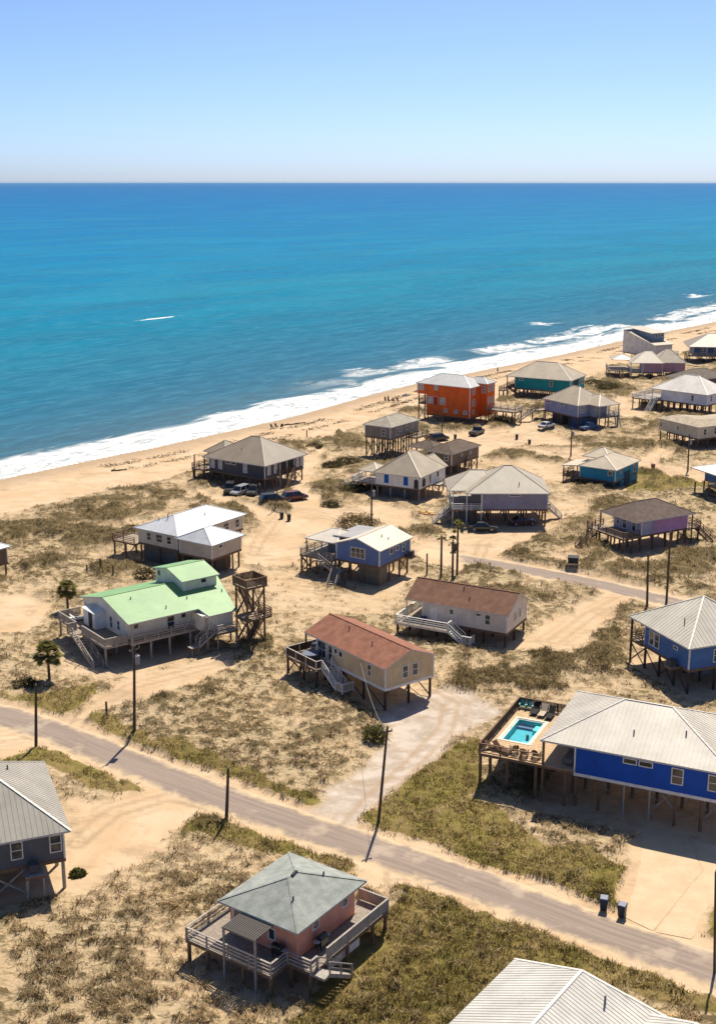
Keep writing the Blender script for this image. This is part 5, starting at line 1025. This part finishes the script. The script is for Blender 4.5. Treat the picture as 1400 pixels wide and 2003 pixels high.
# ================================================================ VEHICLES
CGL=mat('car glass',(.012,.014,.017),'glass'); TYRE=BLACK; RIM=mat('alloy rim',(.30,.30,.31),'metal'); HLM=mat('clear lamp',(.7,.7,.68),'glass'); TLM=mat('red lamp',(.30,.008,.006),'glass'); PLASTIC=mat('black bumper',(.03,.03,.03))
def car(label,cat,xy,ang,col,kind='suv',name='parked_car',group='cars parked by the houses'):
    t=thing(name,label,cat,(xy[0],xy[1],gz(*xy)+.02),ang,group)
    pm=mat('car paint '+'-'.join('%.3f'%c for c in col),col,'paint',.35)
    L={'suv':2.35,'sedan':2.4,'jeep':2.05,'pickup':2.75}[kind]; hb={'suv':1.02,'sedan':.88,'jeep':1.05,'pickup':1.05}[kind]; ht={'suv':1.72,'sedan':1.44,'jeep':1.82,'pickup':1.8}[kind]
    st=[(-L,.5,hb-.14,.80),(-L+.12,.36,hb-.02,.90),(-L*.45,.28,hb,.95),(.25*L,.28,hb,.95),(.62*L,.28,hb-.06,.94),(L-.18,.34,hb-.14,.88),(L,.46,hb-.26,.76)]
    if kind=='jeep': st=[(-L,.5,hb-.03,.86),(-L+.06,.42,hb,.9),(0,.4,hb,.92),(.3*L,.4,hb,.9),(.6*L,.4,hb-.02,.84),(L-.08,.42,hb-.05,.80),(L,.5,hb-.1,.76)]
    vs=[]; fs=[]
    for x,a,c,w in st: vs+=[(x,-w*.9,a),(x,-w,a+.18),(x,-w,c-.12),(x,-w*.9,c),(x,w*.9,c),(x,w,c-.12),(x,w,a+.18),(x,w*.9,a)]
    for i in range(len(st)-1):
        for j in range(8): fs.append((i*8+j,i*8+(j+1)%8,i*8+8+(j+1)%8,i*8+8+j))
    fs+=[tuple(range(8)),tuple(range(len(vs)-1,len(vs)-9,-1))]
    MB().add(vs,fs).build('body',pm,t)
    cb={'suv':(-L+.12,-L+.42,.28*L,.60*L),'sedan':(-.72*L,-.38*L,.12*L,.48*L),'jeep':(-L+.08,-L+.14,.12*L,.28*L),'pickup':(-.22*L,-.14*L,.26*L,.46*L)}[kind]
    x0,x1,x2,x3=cb; wb,wt=.88,.70; zb=hb-.03
    B=[(x0,-wb,zb),(x3,-wb,zb),(x3,wb,zb),(x0,wb,zb)]; T=[(x1,-wt,ht),(x2,-wt,ht),(x2,wt,ht),(x1,wt,ht)]
    MB().add(B+T,MB.BF).build('cabin',pm,t)
    def quad(name,a,b_,c,d,m,k=.1):
        p=[Vector(q) for q in (a,b_,c,d)]; ce=sum(p,Vector())/4; nn=(p[1]-p[0]).cross(p[3]-p[0]).normalized()*.012
        MB().add([ce+(q-ce)*(1-k)+nn for q in p]+[ce+(q-ce)*(1-k)-nn*.5 for q in p],[(0,1,2,3),(7,6,5,4),(0,4,5,1),(1,5,6,2),(2,6,7,3),(3,7,4,0)]).build(name,m,t)
    quad('windscreen',B[1],B[2],T[2],T[1],CGL); quad('rear_window',B[3],B[0],T[0],T[3],CGL,.16)
    for s in (0,1):
        mid=lambda P,Q,f:tuple(a+(b-a)*f for a,b in zip(P,Q))
        p0,p1,q0,q1=(B[0],B[1],T[0],T[1]) if s==0 else (B[3],B[2],T[3],T[2])
        for f0,f1 in ((.0,.48),(.5,.98)):
            a,b_,c,d=mid(p0,p1,f0),mid(p0,p1,f1),mid(q0,q1,f1),mid(q0,q1,f0)
            quad('side_window',*( (a,b_,c,d) if s==0 else (b_,a,d,c)),CGL,.14)
    wm=cached('tyre',lambda:wheelmesh(.36,.11,TYRE,'tyre')); rm=cached('rim',lambda:wheelmesh(.22,.125,RIM,'rim'))
    for sx in(-.6*L,.6*L):
        for sy in(-.86,.86):
            w=O('wheel',wm,t,(sx,sy,.36)); O('rim',rm,w)
    for s in(-1,1):
        MB().box(L-.14,s*.6-.16,hb-.37,L-.02,s*.6+.16,hb-.22).build('headlight',HLM,t); MB().box(-L-.012,s*.68-.1,hb-.4,-L+.1,s*.68+.1,hb-.15).build('taillight',TLM,t)
        MB().box(x3-.12,s*1.02-.1,zb+.05,x3+.02,s*1.02+.1,zb+.2).build('mirror',pm,t)
    MB().box(L-.12,-.78,.33,L+.04,.78,.52).build('front_bumper',PLASTIC,t); MB().box(-L-.05,-.8,.38,-L+.1,.8,.56).build('rear_bumper',PLASTIC,t)
    return t
def wheelmesh(r,w,m,name):
    b=MB(); n=14; vs=[(r*math.cos(6.2832*i/n),s*w,r*math.sin(6.2832*i/n)) for s in(-1,1) for i in range(n)]
    b.add(vs,[(i,(i+1)%n,(i+1)%n+n,i+n) for i in range(n)]+[tuple(range(n))[::-1],tuple(range(n,2*n))]); return b.mesh(name,m)
car('black boxy jeep parked at the left end in front of the charcoal house','car',(-23.76,228.17),-1.59,(.012,.012,.013),'jeep')
car('silver grey estate car between two black cars by the charcoal house','car',(-21.64,226.92),-2.09,(.30,.30,.31))
car('black car with pale roof third from left by the charcoal house','car',(-19.28,227.33),-1.72,(.02,.02,.022))
car('dark blue estate car parked on the sand in front of the charcoal house corner','car',(-15.31,220.24),0.43,(.02,.024,.032))
car('dark red car parked right of the dark blue car near the charcoal house','car',(-11.45,223.26),0.46,(.11,.016,.013))
car('black car behind the taupe house on very tall piles','car',(17.99,277.65),0.52,(.018,.02,.02))
car('small dark truck parked in front of the orange house deck','truck',(27.12,284.80),1.05,(.03,.032,.034),'pickup')
car('dark green saloon car parked in the shade before the lavender grey house','car',(20.57,201.90),-0.04,(.02,.026,.022),'sedan')
car('dark maroon car in the shade beneath the lavender grey house','car',(27.73,206.25),0.17,(.10,.02,.015),'sedan')
car('white saloon car parked on the sand left of the periwinkle blue house','car',(43.85,290.13),0.81,(.58,.58,.60),'sedan')
car('blue pickup parked in the shade of the periwinkle blue house','truck',(53.76,290.52),0.65,(.10,.15,.27),'pickup')

# ================================================================ BINS, POLES, BEACH THINGS
def bin_(label,x,y,rz,col,s=1.,group='wheeled rubbish bins'):
    t=thing('wheeled_bin',label,'rubbish bin',(x,y,gz(x,y)+.03),rz,group); m=mat('bin plastic '+'-'.join('%.3f'%c for c in col),col,'plain',.45)
    w=.31*s; b=MB().add([(-w*.8,-w*.85,.08),(w*.8,-w*.85,.08),(w*.8,w*.8,.08),(-w*.8,w*.8,.08),(-w,-w*1.1,1.05*s),(w,-w*1.1,1.05*s),(w,w,1.05*s),(-w,w,1.05*s)],MB.BF); b.build('bin_body',m,t)
    l=MB().add([(-w*1.08,-w*1.2,1.06*s),(w*1.08,-w*1.2,1.06*s),(w*1.08,w*1.15,1.10*s),(-w*1.08,w*1.15,1.10*s),(-w*.9,-w,1.12*s),(w*.9,-w,1.12*s),(w*.95,w*.95,1.17*s),(-w*.95,w*.95,1.17*s)],MB.BF); l.build('lid',mat(m.name+' lid',tuple(min(1,c*2.2) for c in col),'plain',.4),t)
    MB().tube((-w,w*1.25,1.0*s),(w,w*1.25,1.0*s),.025).build('handle',m,t)
    for q in(-1,1): MB().tube((q*w*.72-.03,w*.75,.11),(q*w*.72+.03,w*.75,.11),.12,n=10).build('wheel',BLACK,t)
bin_('dark blue bin at the roadside, left of the pair by the concrete drive',19.49,89.45,-.3,(.022,.032,.06)); bin_('dark blue bin nearest the concrete drive, right of the pair',20.75,88.47,-.5,(.022,.032,.06))
bin_('dark bin left of a pair on the sand beyond the pale roofed beige house',-13.08,210.17,.3,(.02,.022,.022)); bin_('dark bin right of a pair on the sand beyond the pale roofed beige house',-11.75,208.63,.2,(.02,.022,.022))
bin_('black bin behind the dark brown cottage roof',21.73,278.83,.1,(.02,.02,.02)); bin_('black bin left of a pair on the sandy track below the periwinkle house',35.55,279.12,0,(.02,.02,.02)); bin_('black bin right of a pair on the sandy track below the periwinkle house',37.56,272.86,0,(.02,.02,.02))
bin_('dark bin at the end of the road beyond the light grey house',14.98,190.24,.2,(.02,.022,.02),1.2); bin_('rusty brown bin on the sandy track right of the turquoise cottage',59.16,248.44,.4,(.10,.045,.025))
dx,dy=32.07,181.00
t=thing('waste_container','dark low waste container on a pale pad beside the road near the lilac house','container',(dx,dy,gz(dx,dy)),-.25); t.scale=(.7,.7,.75)
MB().add([(-1,-.6,.15),(1,-.6,.15),(1,.6,.15),(-1,.6,.15),(-1.15,-.75,1.2),(1.15,-.75,1.2),(1.15,.75,1.35),(-1.15,.75,1.35)],MB.BF).build('container_body',mat('dark container paint',(.03,.035,.035)),t); MB().add([(-1.2,-.8,1.21),(1.2,-.8,1.21),(1.2,.8,1.36),(-1.2,.8,1.36),(-1.2,-.8,1.26),(1.2,-.8,1.26),(1.2,.8,1.42),(-1.2,.8,1.42)],MB.BF).build('lid',mat('dark container paint',(.03,.035,.035)),t); MB().box(-1.5,-1.1,-.2,1.5,1.1,.14).build('base_pad',CONC,t)

POLEW=mat('old pole timber',(.10,.072,.05),'wood'); INS=mat('grey porcelain',(.35,.35,.34))
def pole(label,xy,h,lean,arm=None,trans=False,rz=0,r=.14):
    x,y=xy; t=thing('utility_pole',label,'utility pole',(x,y,gz(x,y)-.05),0,'utility poles along the roads')
    MB().cyl(0,0,-.5,h,r*1.25,r*.85,9,dx=lean).build('shaft',POLEW,t)
    if arm:
        a=MB().beam((lean-arm*math.cos(rz),-arm*math.sin(rz),h-.5),(lean+arm*math.cos(rz),arm*math.sin(rz),h-.5),.1,.12); ar=a.build('crossarm',POLEW,t)
        for q in(-.9,.9): MB().cyl(lean+q*arm*math.cos(rz),q*arm*math.sin(rz),h-.44,h-.24,.05,.04).build('insulator',INS,ar)
    else: MB().cyl(lean,0,h,h+.18,.05,.04).build('insulator',INS,t)
    if trans:
        tr=MB().cyl(lean*(1-1.5/h)+.34,-.05,h-2.0,h-1.05,.25,.25,12).build('transformer',mat('pale transformer steel',(.27,.275,.28)),t); MB().cyl(lean*(1-1.5/h)+.34,-.05,h-1.04,h-.86,.05,.04).build('bushing',INS,tr)
    return t
pole('bare dark pole at the roadside left of the green roofed house drive',(-32.94,119.38),6.83,0.45)
pole('pole with a transformer and crossarm in front of the green roofed house',(-23.27,121.85),9.46,0.43,.7,True,.9)
pole('short bare pole at the roadside above the salmon house',(-11.88,103.40),5.38,0.34)
pole('tall leaning pole on the road edge beside the gravel drive',(1.79,103.21),9.40,0.81,.45,False,.4,r=.12)
pole('pole at the right edge beside the concrete drive',(26.06,81.09),8.33,-0.53,r=.09)
pole('tallest pole beside the far road in front of the lilac house',(42.30,165.18),10.19,-0.07); pole('shorter pole beside the far road left of the tallest one',(39.07,162.60),7.50,-0.30)
pole('pole with a pale transformer between the white and slate blue houses',(2.23,205.13),7.22,0.07,None,True); pole('pole with a pale transformer on the scrub before the periwinkle house',(44.75,261.09),6.34,-0.05,None,True)
pole('thin pole with a pale transformer before the cream house',(65.83,246.99),7.48,-0.19,None,True); pole('thin pole in front of the near corner of the charcoal house',(-14.26,216.79),6.02,0.10,r=.1); pole('thin pole in front of the orange house',(19.25,286.25),4.76,0.04,r=.1)
w=MB(); a=Vector(on(HT,.2,4.65,4.6)); e=Vector((2.61,104.97,8.2))
pp=[a+(e-a)*(i/14)-Vector((0,0,1.1*4*(i/14)*(1-i/14))) for i in range(15)]
for p_,q_ in zip(pp[:-1],pp[1:]): w.tube(p_,q_,.018,n=4)
tag(w.build('service_wire',mat('weathered cable',(.30,.29,.27))),'thin service wire hanging from the tan house wall to the leaning pole','wire')
for (x,y),h_,lb in (((-27.06,126.66),1.5,'short thick timber post at the drive entrance of the green roofed house'),((10.04,176.86),3.4,'bare timber post left of the cropped palms'),((-11.57,281.95),1.6,'thin marker post on the beach right of the charcoal house'),((-39.74,177.79),1.2,'leftmost fence post in the scrub above the green roof'),((-37.64,177.33),1.5,'middle fence post in the scrub above the green roof'),((-35.62,176.41),1.0,'rightmost fence post in the scrub above the green roof')):
    tag(MB().cyl(0,0,-.4,h_,.13,.11,8).build('timber_post',POLEW,None,(x,y,gz(x,y))),lb,'post')

def person(label,x,y,rz,shirt,short,skin=(.36,.20,.13),name='person'):
    t=thing(name,label,'person',(x,y,gz(x,y)),rz,'people on the beach')
    V=[(0,0,.95),(0,0,1.2),(0,0,1.42),(0,.01,1.53),(0,.02,1.66),(0,.02,1.75),(-.19,0,1.40),(-.25,.02,1.12),(-.24,.12,.90),(.19,0,1.40),(.25,.0,1.12),(.26,.06,.88),(-.1,0,.90),(-.11,.03,.5),(-.11,-.02,.08),(-.11,.14,.04),(.1,0,.90),(.13,-.04,.5),(.14,-.12,.08),(.14,.03,.04)]
    E=[(0,1),(1,2),(2,3),(3,4),(4,5),(2,6),(6,7),(7,8),(2,9),(9,10),(10,11),(0,12),(12,13),(13,14),(14,15),(0,16),(16,17),(17,18),(18,19)]
    Rr=[.15,.14,.15,.06,.10,.08,.065,.05,.04,.065,.05,.04,.10,.07,.05,.04,.10,.07,.05,.04]
    me=bpy.data.meshes.new('body'); me.from_pydata(V,E,[]); o=O('body',me,t)
    sk=o.modifiers.new('skin','SKIN'); sv=me.skin_vertices[0].data
    for v,r_ in zip(sv,Rr): v.radius=(r_,r_*.8)
    sv[0].use_root=True
    o.modifiers.new('sub','SUBSURF').render_levels=1; me.materials.append(mat('skin %.2f'%skin[0],skin))
    MB().cyl(0,0,.93,1.44,.185,.20,10).build('shirt',mat('cloth '+str(shirt),shirt),t); MB().cyl(0,0,.62,.94,.20,.185,10).build('shorts',mat('cloth '+str(short),short),t)
    MB().cyl(0,.01,1.68,1.79,.115,.06,10).build('hair',mat('dark hair',(.03,.02,.015)),t)
for (x,y),lb,rz,a_,b_ in (((7.15,331.13),'person in dark clothes standing left of another at the water edge',.3,(.03,.03,.05),(.05,.05,.08)),((7.98,331.94),'person in brown shorts standing right of another at the water edge',-.4,(.12,.08,.06),(.10,.06,.04)),((42.58,385.18),'lone person in dark clothes on the beach behind the orange house',1.,(.05,.05,.06),(.04,.05,.09)),((114.77,486.48),'person in black on the far beach beside one in white',.2,(.02,.02,.025),(.03,.03,.04)),((115.55,486.48),'person in white on the far beach beside one in black',-.3,(.6,.6,.6),(.5,.5,.48))):
    person(lb,x,y,rz,a_,b_)
NV=mat('black chair fabric',(.025,.025,.03))
def bchair(label,x,y,rz,col=None):
    t=thing('beach_chair',label,'beach chair',(x,y,gz(x,y)),rz,'folding chairs on the beach'); m=col or NV
    MB().box(-.3,-.3,.33,.3,.28,.38).build('seat',m,t); MB().beam((0,.26,.36),(0,.5,1.15),.6,.05).build('backrest',m,t)
    for s in(-1,1): MB().beam((s*.31,-.3,0),(s*.31,.3,.6),.04).build('leg',m,t); MB().beam((s*.31,.4,0),(s*.31,-.3,.62),.04).build('leg',m,t)
for i,(x,y,lb) in enumerate(((*(-20.24,295.23),'leftmost of three dark chairs facing the surf'),(*(-19.26,296.15),'middle of three dark chairs facing the surf'),(*(-18.05,295.60),'rightmost of three dark chairs facing the surf'),(*(9.49,331.41),'brown beach chair left of the dark umbrella'),(*(10.64,331.78),'brown beach chair beside the dark umbrella'))):
    bchair(lb,x,y,2.4 if i!=2 else 3.4,NV if i<3 else mat('brown canvas',(.17,.10,.06)))
x,y=12.51,332.15
t=thing('beach_umbrella','dark beach umbrella tilted over gear near the water left of the orange house','umbrella',(x,y,gz(x,y)),0)
MB().tube((0,0,-.2),(.15,0,2.1),.03).build('pole',STEEL,t); b=MB(); nn=10; b.add([(.15,0,2.15)]+[(.15+1.15*math.cos(6.2832*i/nn),1.15*math.sin(6.2832*i/nn),1.6) for i in range(nn)],[(0,i+1,(i+1)%nn+1) for i in range(nn)]); b.build('canopy',mat('charcoal canvas',(.04,.04,.05)),t)
for i,(x,y,lb,c) in enumerate(((*(11.89,212.85),'yellow kayak lying on the scrub beside an orange one',(.62,.40,.05)),(*(12.23,211.33),'orange kayak lying on the scrub beside a yellow one',(.60,.26,.05)))):
    t=thing('kayak',lb,'kayak',(x,y,gz(x,y)+.08),-.35+.1*i,'kayaks on the scrub'); sec=[(-1.6,.02,.25),(-1.2,.2,.17),(-.5,.34,.1),(.5,.34,.1),(1.2,.2,.17),(1.6,.02,.25)]
    vs=[];fs=[]
    for x_,w_,z_ in sec: vs+=[(x_,-w_,.3),(x_,-w_*.6,z_-.1),(x_,w_*.6,z_-.1),(x_,w_,.3),(x_,0,.36)]
    for k in range(len(sec)-1):
        for j in range(5): fs.append((k*5+j,k*5+(j+1)%5,k*5+5+(j+1)%5,k*5+5+j))
    MB().add(vs,fs+[(0,1,2,3,4),(29,28,27,26,25)]).build('hull',mat('kayak '+str(c),c,'plain',.4),t); MB().cyl(0,0,.34,.375,.26,.26,10).build('cockpit',BLACK,t)
for (x0,y0),(x1,y1),lb in (((76.86,391.12),(79.04,387.66),'dark driftwood log on the beach left of the dusty pink house'),((102.59,396.06),(108.57,391.12),'long dark timber beam lying on the sand right of the dusty pink house'),((-17.65,298.97),(-12.72,302.42),'thin driftwood branch on the sand right of the three dark chairs'),((-49.55,248.84),(-46.63,249.78),'driftwood log on the beach left of the charcoal house')):
    mx_,my_=(x0+x1)/2,(y0+y1)/2; g=gz(mx_,my_); b=MB(); pr=None
    for i in range(7):
        q=Vector((x0-mx_+(x1-x0)*i/6,y0-my_+(y1-y0)*i/6+.25*math.sin(i*1.7),.12+.06*math.sin(i*2.3)))
        if pr is not None: b.tube(pr,q,.2-.012*i,.19-.012*i)
        pr=q
    tag(b.build('driftwood',mat('wet driftwood',(.09,.06,.04),'wood'),None,(mx_,my_,g)),lb,'driftwood')

# ================================================================ PLANTS
def leaf_mat(name,c0,c1):
    n=N(name); c=n.attr('col').outputs['Color']; n.set(c,.8,.15)
    tl=n.n('BsdfTranslucent'); n.l(c,tl.inputs[0]); mx=n.n('MixShader'); mx.inputs[0].default_value=.45
    n.l(n.b.outputs[0],mx.inputs[1]); n.l(tl.outputs[0],mx.inputs[2]); n.l(mx.outputs[0],n.t.nodes['Material Output'].inputs[0]); return n.m
LEAF=leaf_mat('leaves',0,0)
def tri_mesh(name,P3,cols):          # P3: (n,3,3) triangles, cols (n,3)
    n=len(P3); me=grid_mesh(name,P3.reshape(-1,3),np.arange(n*3).reshape(n,3),{})
    a=me.attributes.new('col','FLOAT_COLOR','POINT'); c=np.ones((n*3,4),np.float32); c[:,:3]=np.repeat(cols,3,0); a.data.foreach_set('color',c.ravel())
    me.materials.append(LEAF); return me
def blades(x,y,z,n,hmin,hmax,wid,col,cvar,lean=(.15,.9),spread=.18):
    k=len(x); N_=k*n; X=np.repeat(x,n)+RNG.normal(0,spread,N_); Y=np.repeat(y,n)+RNG.normal(0,spread,N_); Z=np.repeat(z,n)-.03
    sc=np.repeat(RNG.uniform(.7,1.3,k),n); h=RNG.uniform(hmin,hmax,N_)*sc; a=RNG.uniform(0,6.2832,N_); le=RNG.uniform(*lean,N_)*h
    w=RNG.uniform(.6,1.3,N_)*wid; b=a+RNG.normal(1.57,.5,N_)
    P3=np.empty((N_,3,3)); P3[:,0]=np.stack([X-np.cos(b)*w,Y-np.sin(b)*w,Z],1); P3[:,1]=np.stack([X+np.cos(b)*w,Y+np.sin(b)*w,Z],1); P3[:,2]=np.stack([X+np.cos(a)*le,Y+np.sin(a)*le,Z+h],1)
    c=np.repeat(col,n,0)*RNG.uniform(1-cvar,1+cvar,(N_,1)); return P3,c
def scatter(n,rmin,rmax,tmax=17.2):
    r=np.exp(RNG.uniform(math.log(rmin),math.log(rmax),n)); t=np.radians(RNG.uniform(-tmax,tmax,n)); x,y=r*np.sin(t),r*np.cos(t)
    return x,y
x,y=scatter(190000,62,430); m=masks(x,y); z=relief(x,y,m)
dens=m['veg']*(.06+.74*strokes(x,y))*(1-m['green']*.6)
k=RNG.uniform(0,1,len(x))<np.clip(dens*.75,0,1); k&=m['foot']<.6
xs,ys,zs=x[k],y[k],z[k]; q=RNG.uniform(0,1,(k.sum(),1)); tone=fbm(xs,ys,5,2,95)[:,None]
c=np.where(q<.45,np.array([[.62,.48,.28]]),np.where(q<.72,np.array([[.36,.25,.125]]),np.array([[.115,.08,.038]])))*(.5+1.0*tone)
P3,cc=blades(xs,ys,zs,8,.14,.4,.036,c,.3,(.4,1.6)); O('dune_grass',tri_mesh('dune_grass',P3,cc),kind='stuff')
k=(RNG.uniform(0,1,len(x))<m['green']*.75*ss(.25,.5,fbm(x,y,2.,2,66)))&(m['foot']<.6); xs,ys,zs=x[k],y[k],z[k]; q=fbm(xs,ys,3,3,97)[:,None]
c=np.array([[.12,.098,.024]])*(1-q)+np.array([[.36,.275,.10]])*q
P3,cc=blades(xs,ys,zs,7,.08,.30,.04,c,.35,(.3,1.4)); O('verge_grass',tri_mesh('verge_grass',P3,cc),kind='stuff')
x,y=scatter(90000,64,430); m=masks(x,y); z=relief(x,y,m); k=(RNG.uniform(0,1,len(x))<m['dark']**1.6)&(m['foot']<.5); xs,ys,zs=x[k],y[k],z[k]; q=fbm(xs,ys,2.2,3,99)[:,None]
c=np.array([[.07,.056,.018]])*(1-q)+np.array([[.30,.225,.10]])*q
P3,cc=blades(xs,ys,zs,9,.16,.48,.05,c,.4,(.4,1.5),.3); O('dune_scrub',tri_mesh('dune_scrub',P3,cc),kind='stuff')
# low woody scrub: small leaf clumps in mounds
def leafball(n,rx,ry,rz,size,c0,c1,seed,base=0.):
    g=np.random.default_rng(seed); d=g.normal(size=(n,3)); d/=np.linalg.norm(d,axis=1)[:,None]; rad=g.uniform(.35,1,n)**.45
    lob=.72+.5*vnoise(d[:,0]*2.3+seed,d[:,1]*2.3+d[:,2]*1.7,seed)
    p=d*rad[:,None]*lob[:,None]*np.array([rx,ry,rz]); p[:,2]=np.abs(p[:,2])*.95+base if base==0 else p[:,2]+base
    u=g.normal(size=(n,3)); u/=np.linalg.norm(u,axis=1)[:,None]; v=np.cross(u,d); s=size*g.uniform(.6,1.3,(n,1))
    P3=np.stack([p-u*s,p+u*s,p+v*s*1.6],1); t=g.uniform(0,1,(n,1)); return P3,np.array([c0])*(1-t)+np.array([c1])*t
def bush(label,x,y,r,hz,c0,c1,seed,name='bush',n=900):
    t=thing(name,label,'bush',(x,y,gz(x,y)-.1),0); P3,cc=leafball(n,r,r*.85,hz,.13,c0,c1,seed); O('foliage',tri_mesh('foliage',P3,cc),t)
    b=MB()
    for i in range(5): a=i*1.26; b.tube((0,0,-.2),(r*.5*math.cos(a),r*.5*math.sin(a),hz*.6),.05,.02)
    b.build('stem',POLEW,t)
OL=((.045,.05,.012),(.15,.14,.035)); DKO=((.035,.032,.012),(.13,.105,.04)); BR=((.06,.045,.018),(.19,.14,.06))
bush('round olive bush at the corner of the lot beside the gravel drive',*(1.74,120.60),1.5,1.7,*OL,3)
bush('big brown dune mound bush behind the slate blue house',*(0.00,205.13),4.2,2.4,*BR,5,n=3000); bush('olive bush behind the cupola of the green roofed house',*(-30.79,175.55),2.0,2.0,*DKO,7)
bush('small green bush at the corner of the dark slate house',*(-23.37,94.70),.8,.6,*OL,9); bush('dark bush left of the small palm by the near road',*(-37.88,135.22),1.6,1.1,*DKO,11)
bush('brown shrub on the beach above the charcoal house roof',*(-9.11,270.08),2.6,1.1,*DKO,13,n=1400); bush('dark shrub on the sand right of the dark red car',*(-4.56,218.97),2.4,1.2,*DKO,15,n=1400)
bush('long dark shrub between the charcoal and taupe houses',*(-2.09,253.61),3.6,1.4,*DKO,17,n=2000); bush('dark shrub on the dune right of the charcoal house',*(-5.17,250.25),2.6,1.2,*DKO,18,n=1400); bush('dark shrub cluster below the dusty pink house',*(68.71,346.27),4.4,1.9,*DKO,19,n=2400); bush('low olive shrub left of the shrub cluster below the dusty pink house',*(67.06,359.00),3.8,1.2,*DKO,23,n=1800)
bush('dark shrub beside the white house stairs',*(-1.14,228.15),3.0,1.3,*DKO,25,n=1500); bush('dark shrub right of the orange house deck',*(34.87,298.97),3.6,1.2,*DKO,27,n=1600)
def palm(label,x,y,th,cr,name='palm_tree',n=130,c0=(.13,.13,.035),c1=(.33,.28,.09),droop=1.,sx=0):
    t=thing(name,label,'palm tree',(x,y,gz(x,y)-.05),0,'palms'); b=MB(); pr=(0,0,-.3)
    for i in range(1,7): q=(sx*(i/6)**2,0,th*i/6); b.tube(pr,q,.19-.008*i,.185-.008*i,8); pr=q
    b.build('trunk',mat('palm bark',(.13,.095,.065),'wood'),t); g=np.random.default_rng(int(x*7)%999); T=[];Cc=[]
    for i in range(n):
        a=g.uniform(0,6.283); el=g.uniform(-.7,1.45); L=cr*g.uniform(.55,.8); d=np.array([math.cos(a)*math.cos(el),math.sin(a)*math.cos(el),math.sin(el)]); o_=np.array([sx,0,th]); tip=o_+d*L
        sd_=np.cross(d,[0,0,1.01]); sd_/=np.linalg.norm(sd_)+1e-6; up=np.cross(sd_,d); col_=np.array(c0)+(np.array(c1)-np.array(c0))*g.uniform(0,1)
        T.append([o_-sd_*.03,o_+sd_*.03,tip]); Cc.append(col_)
        for k in range(11):
            f=(k/10-.5)*2.6; e_=tip+(d*math.cos(f)+sd_*math.sin(f))*cr*.5*g.uniform(.8,1.1)-np.array([0,0,.12*droop*cr*abs(math.cos(f))]); w_=(sd_*math.cos(f)-d*math.sin(f))*.085*cr
            T.append([tip-w_,tip+w_,e_]); Cc.append(col_*g.uniform(.7,1.25))
    O('crown',tri_mesh('crown',np.array(T),np.array(Cc)),t)
palm('cabbage palm with round green crown beside the near road, left',*(-35.57,136.59),3.1,1.55); palm('cabbage palm behind the deck of the green roofed house',*(-38.92,161.34),2.9,1.35)
palm('left cropped palm with small tuft behind the light grey house',*(12.03,175.54),6.1,.85,'cropped_palm',30); palm('middle cropped palm with small tuft behind the light grey house',*(13.66,175.16),5.6,.9,'cropped_palm',30); palm('tallest cropped palm with spiky top behind the light grey house',*(14.45,176.86),7.4,1.1,'cropped_palm',26)
# seaweed along the tide line
u_=RNG.uniform(0,480,5200); off=RNG.normal(0,1,5200)
cp=np.array(COAST); dd=np.r_[0,np.cumsum(np.hypot(*np.diff(cp,axis=0).T))]; s0=dd[4]
cxs=np.interp(s0+u_,dd,cp[:,0]); cys=np.interp(s0+u_,dd,cp[:,1]); gate=fbm(u_,u_*0,9,3,4); k=gate>.46
lane=np.where(RNG.uniform(0,1,len(u_))<.6,7.5,13.)+off*.8+3*fbm(u_,u_*0+5,25,2,6); X=cxs+.797*lane; Y=cys-.603*lane; X,Y=X[k],Y[k]; m=masks(X,Y); Z=relief(X,Y,m)
P3,cc=blades(X,Y,Z,5,  .06,.2,.16,np.tile([[.075,.05,.025]],(len(X),1)),.4,(1.,3.),.4); O('seaweed',tri_mesh('seaweed',P3,cc),kind='stuff')
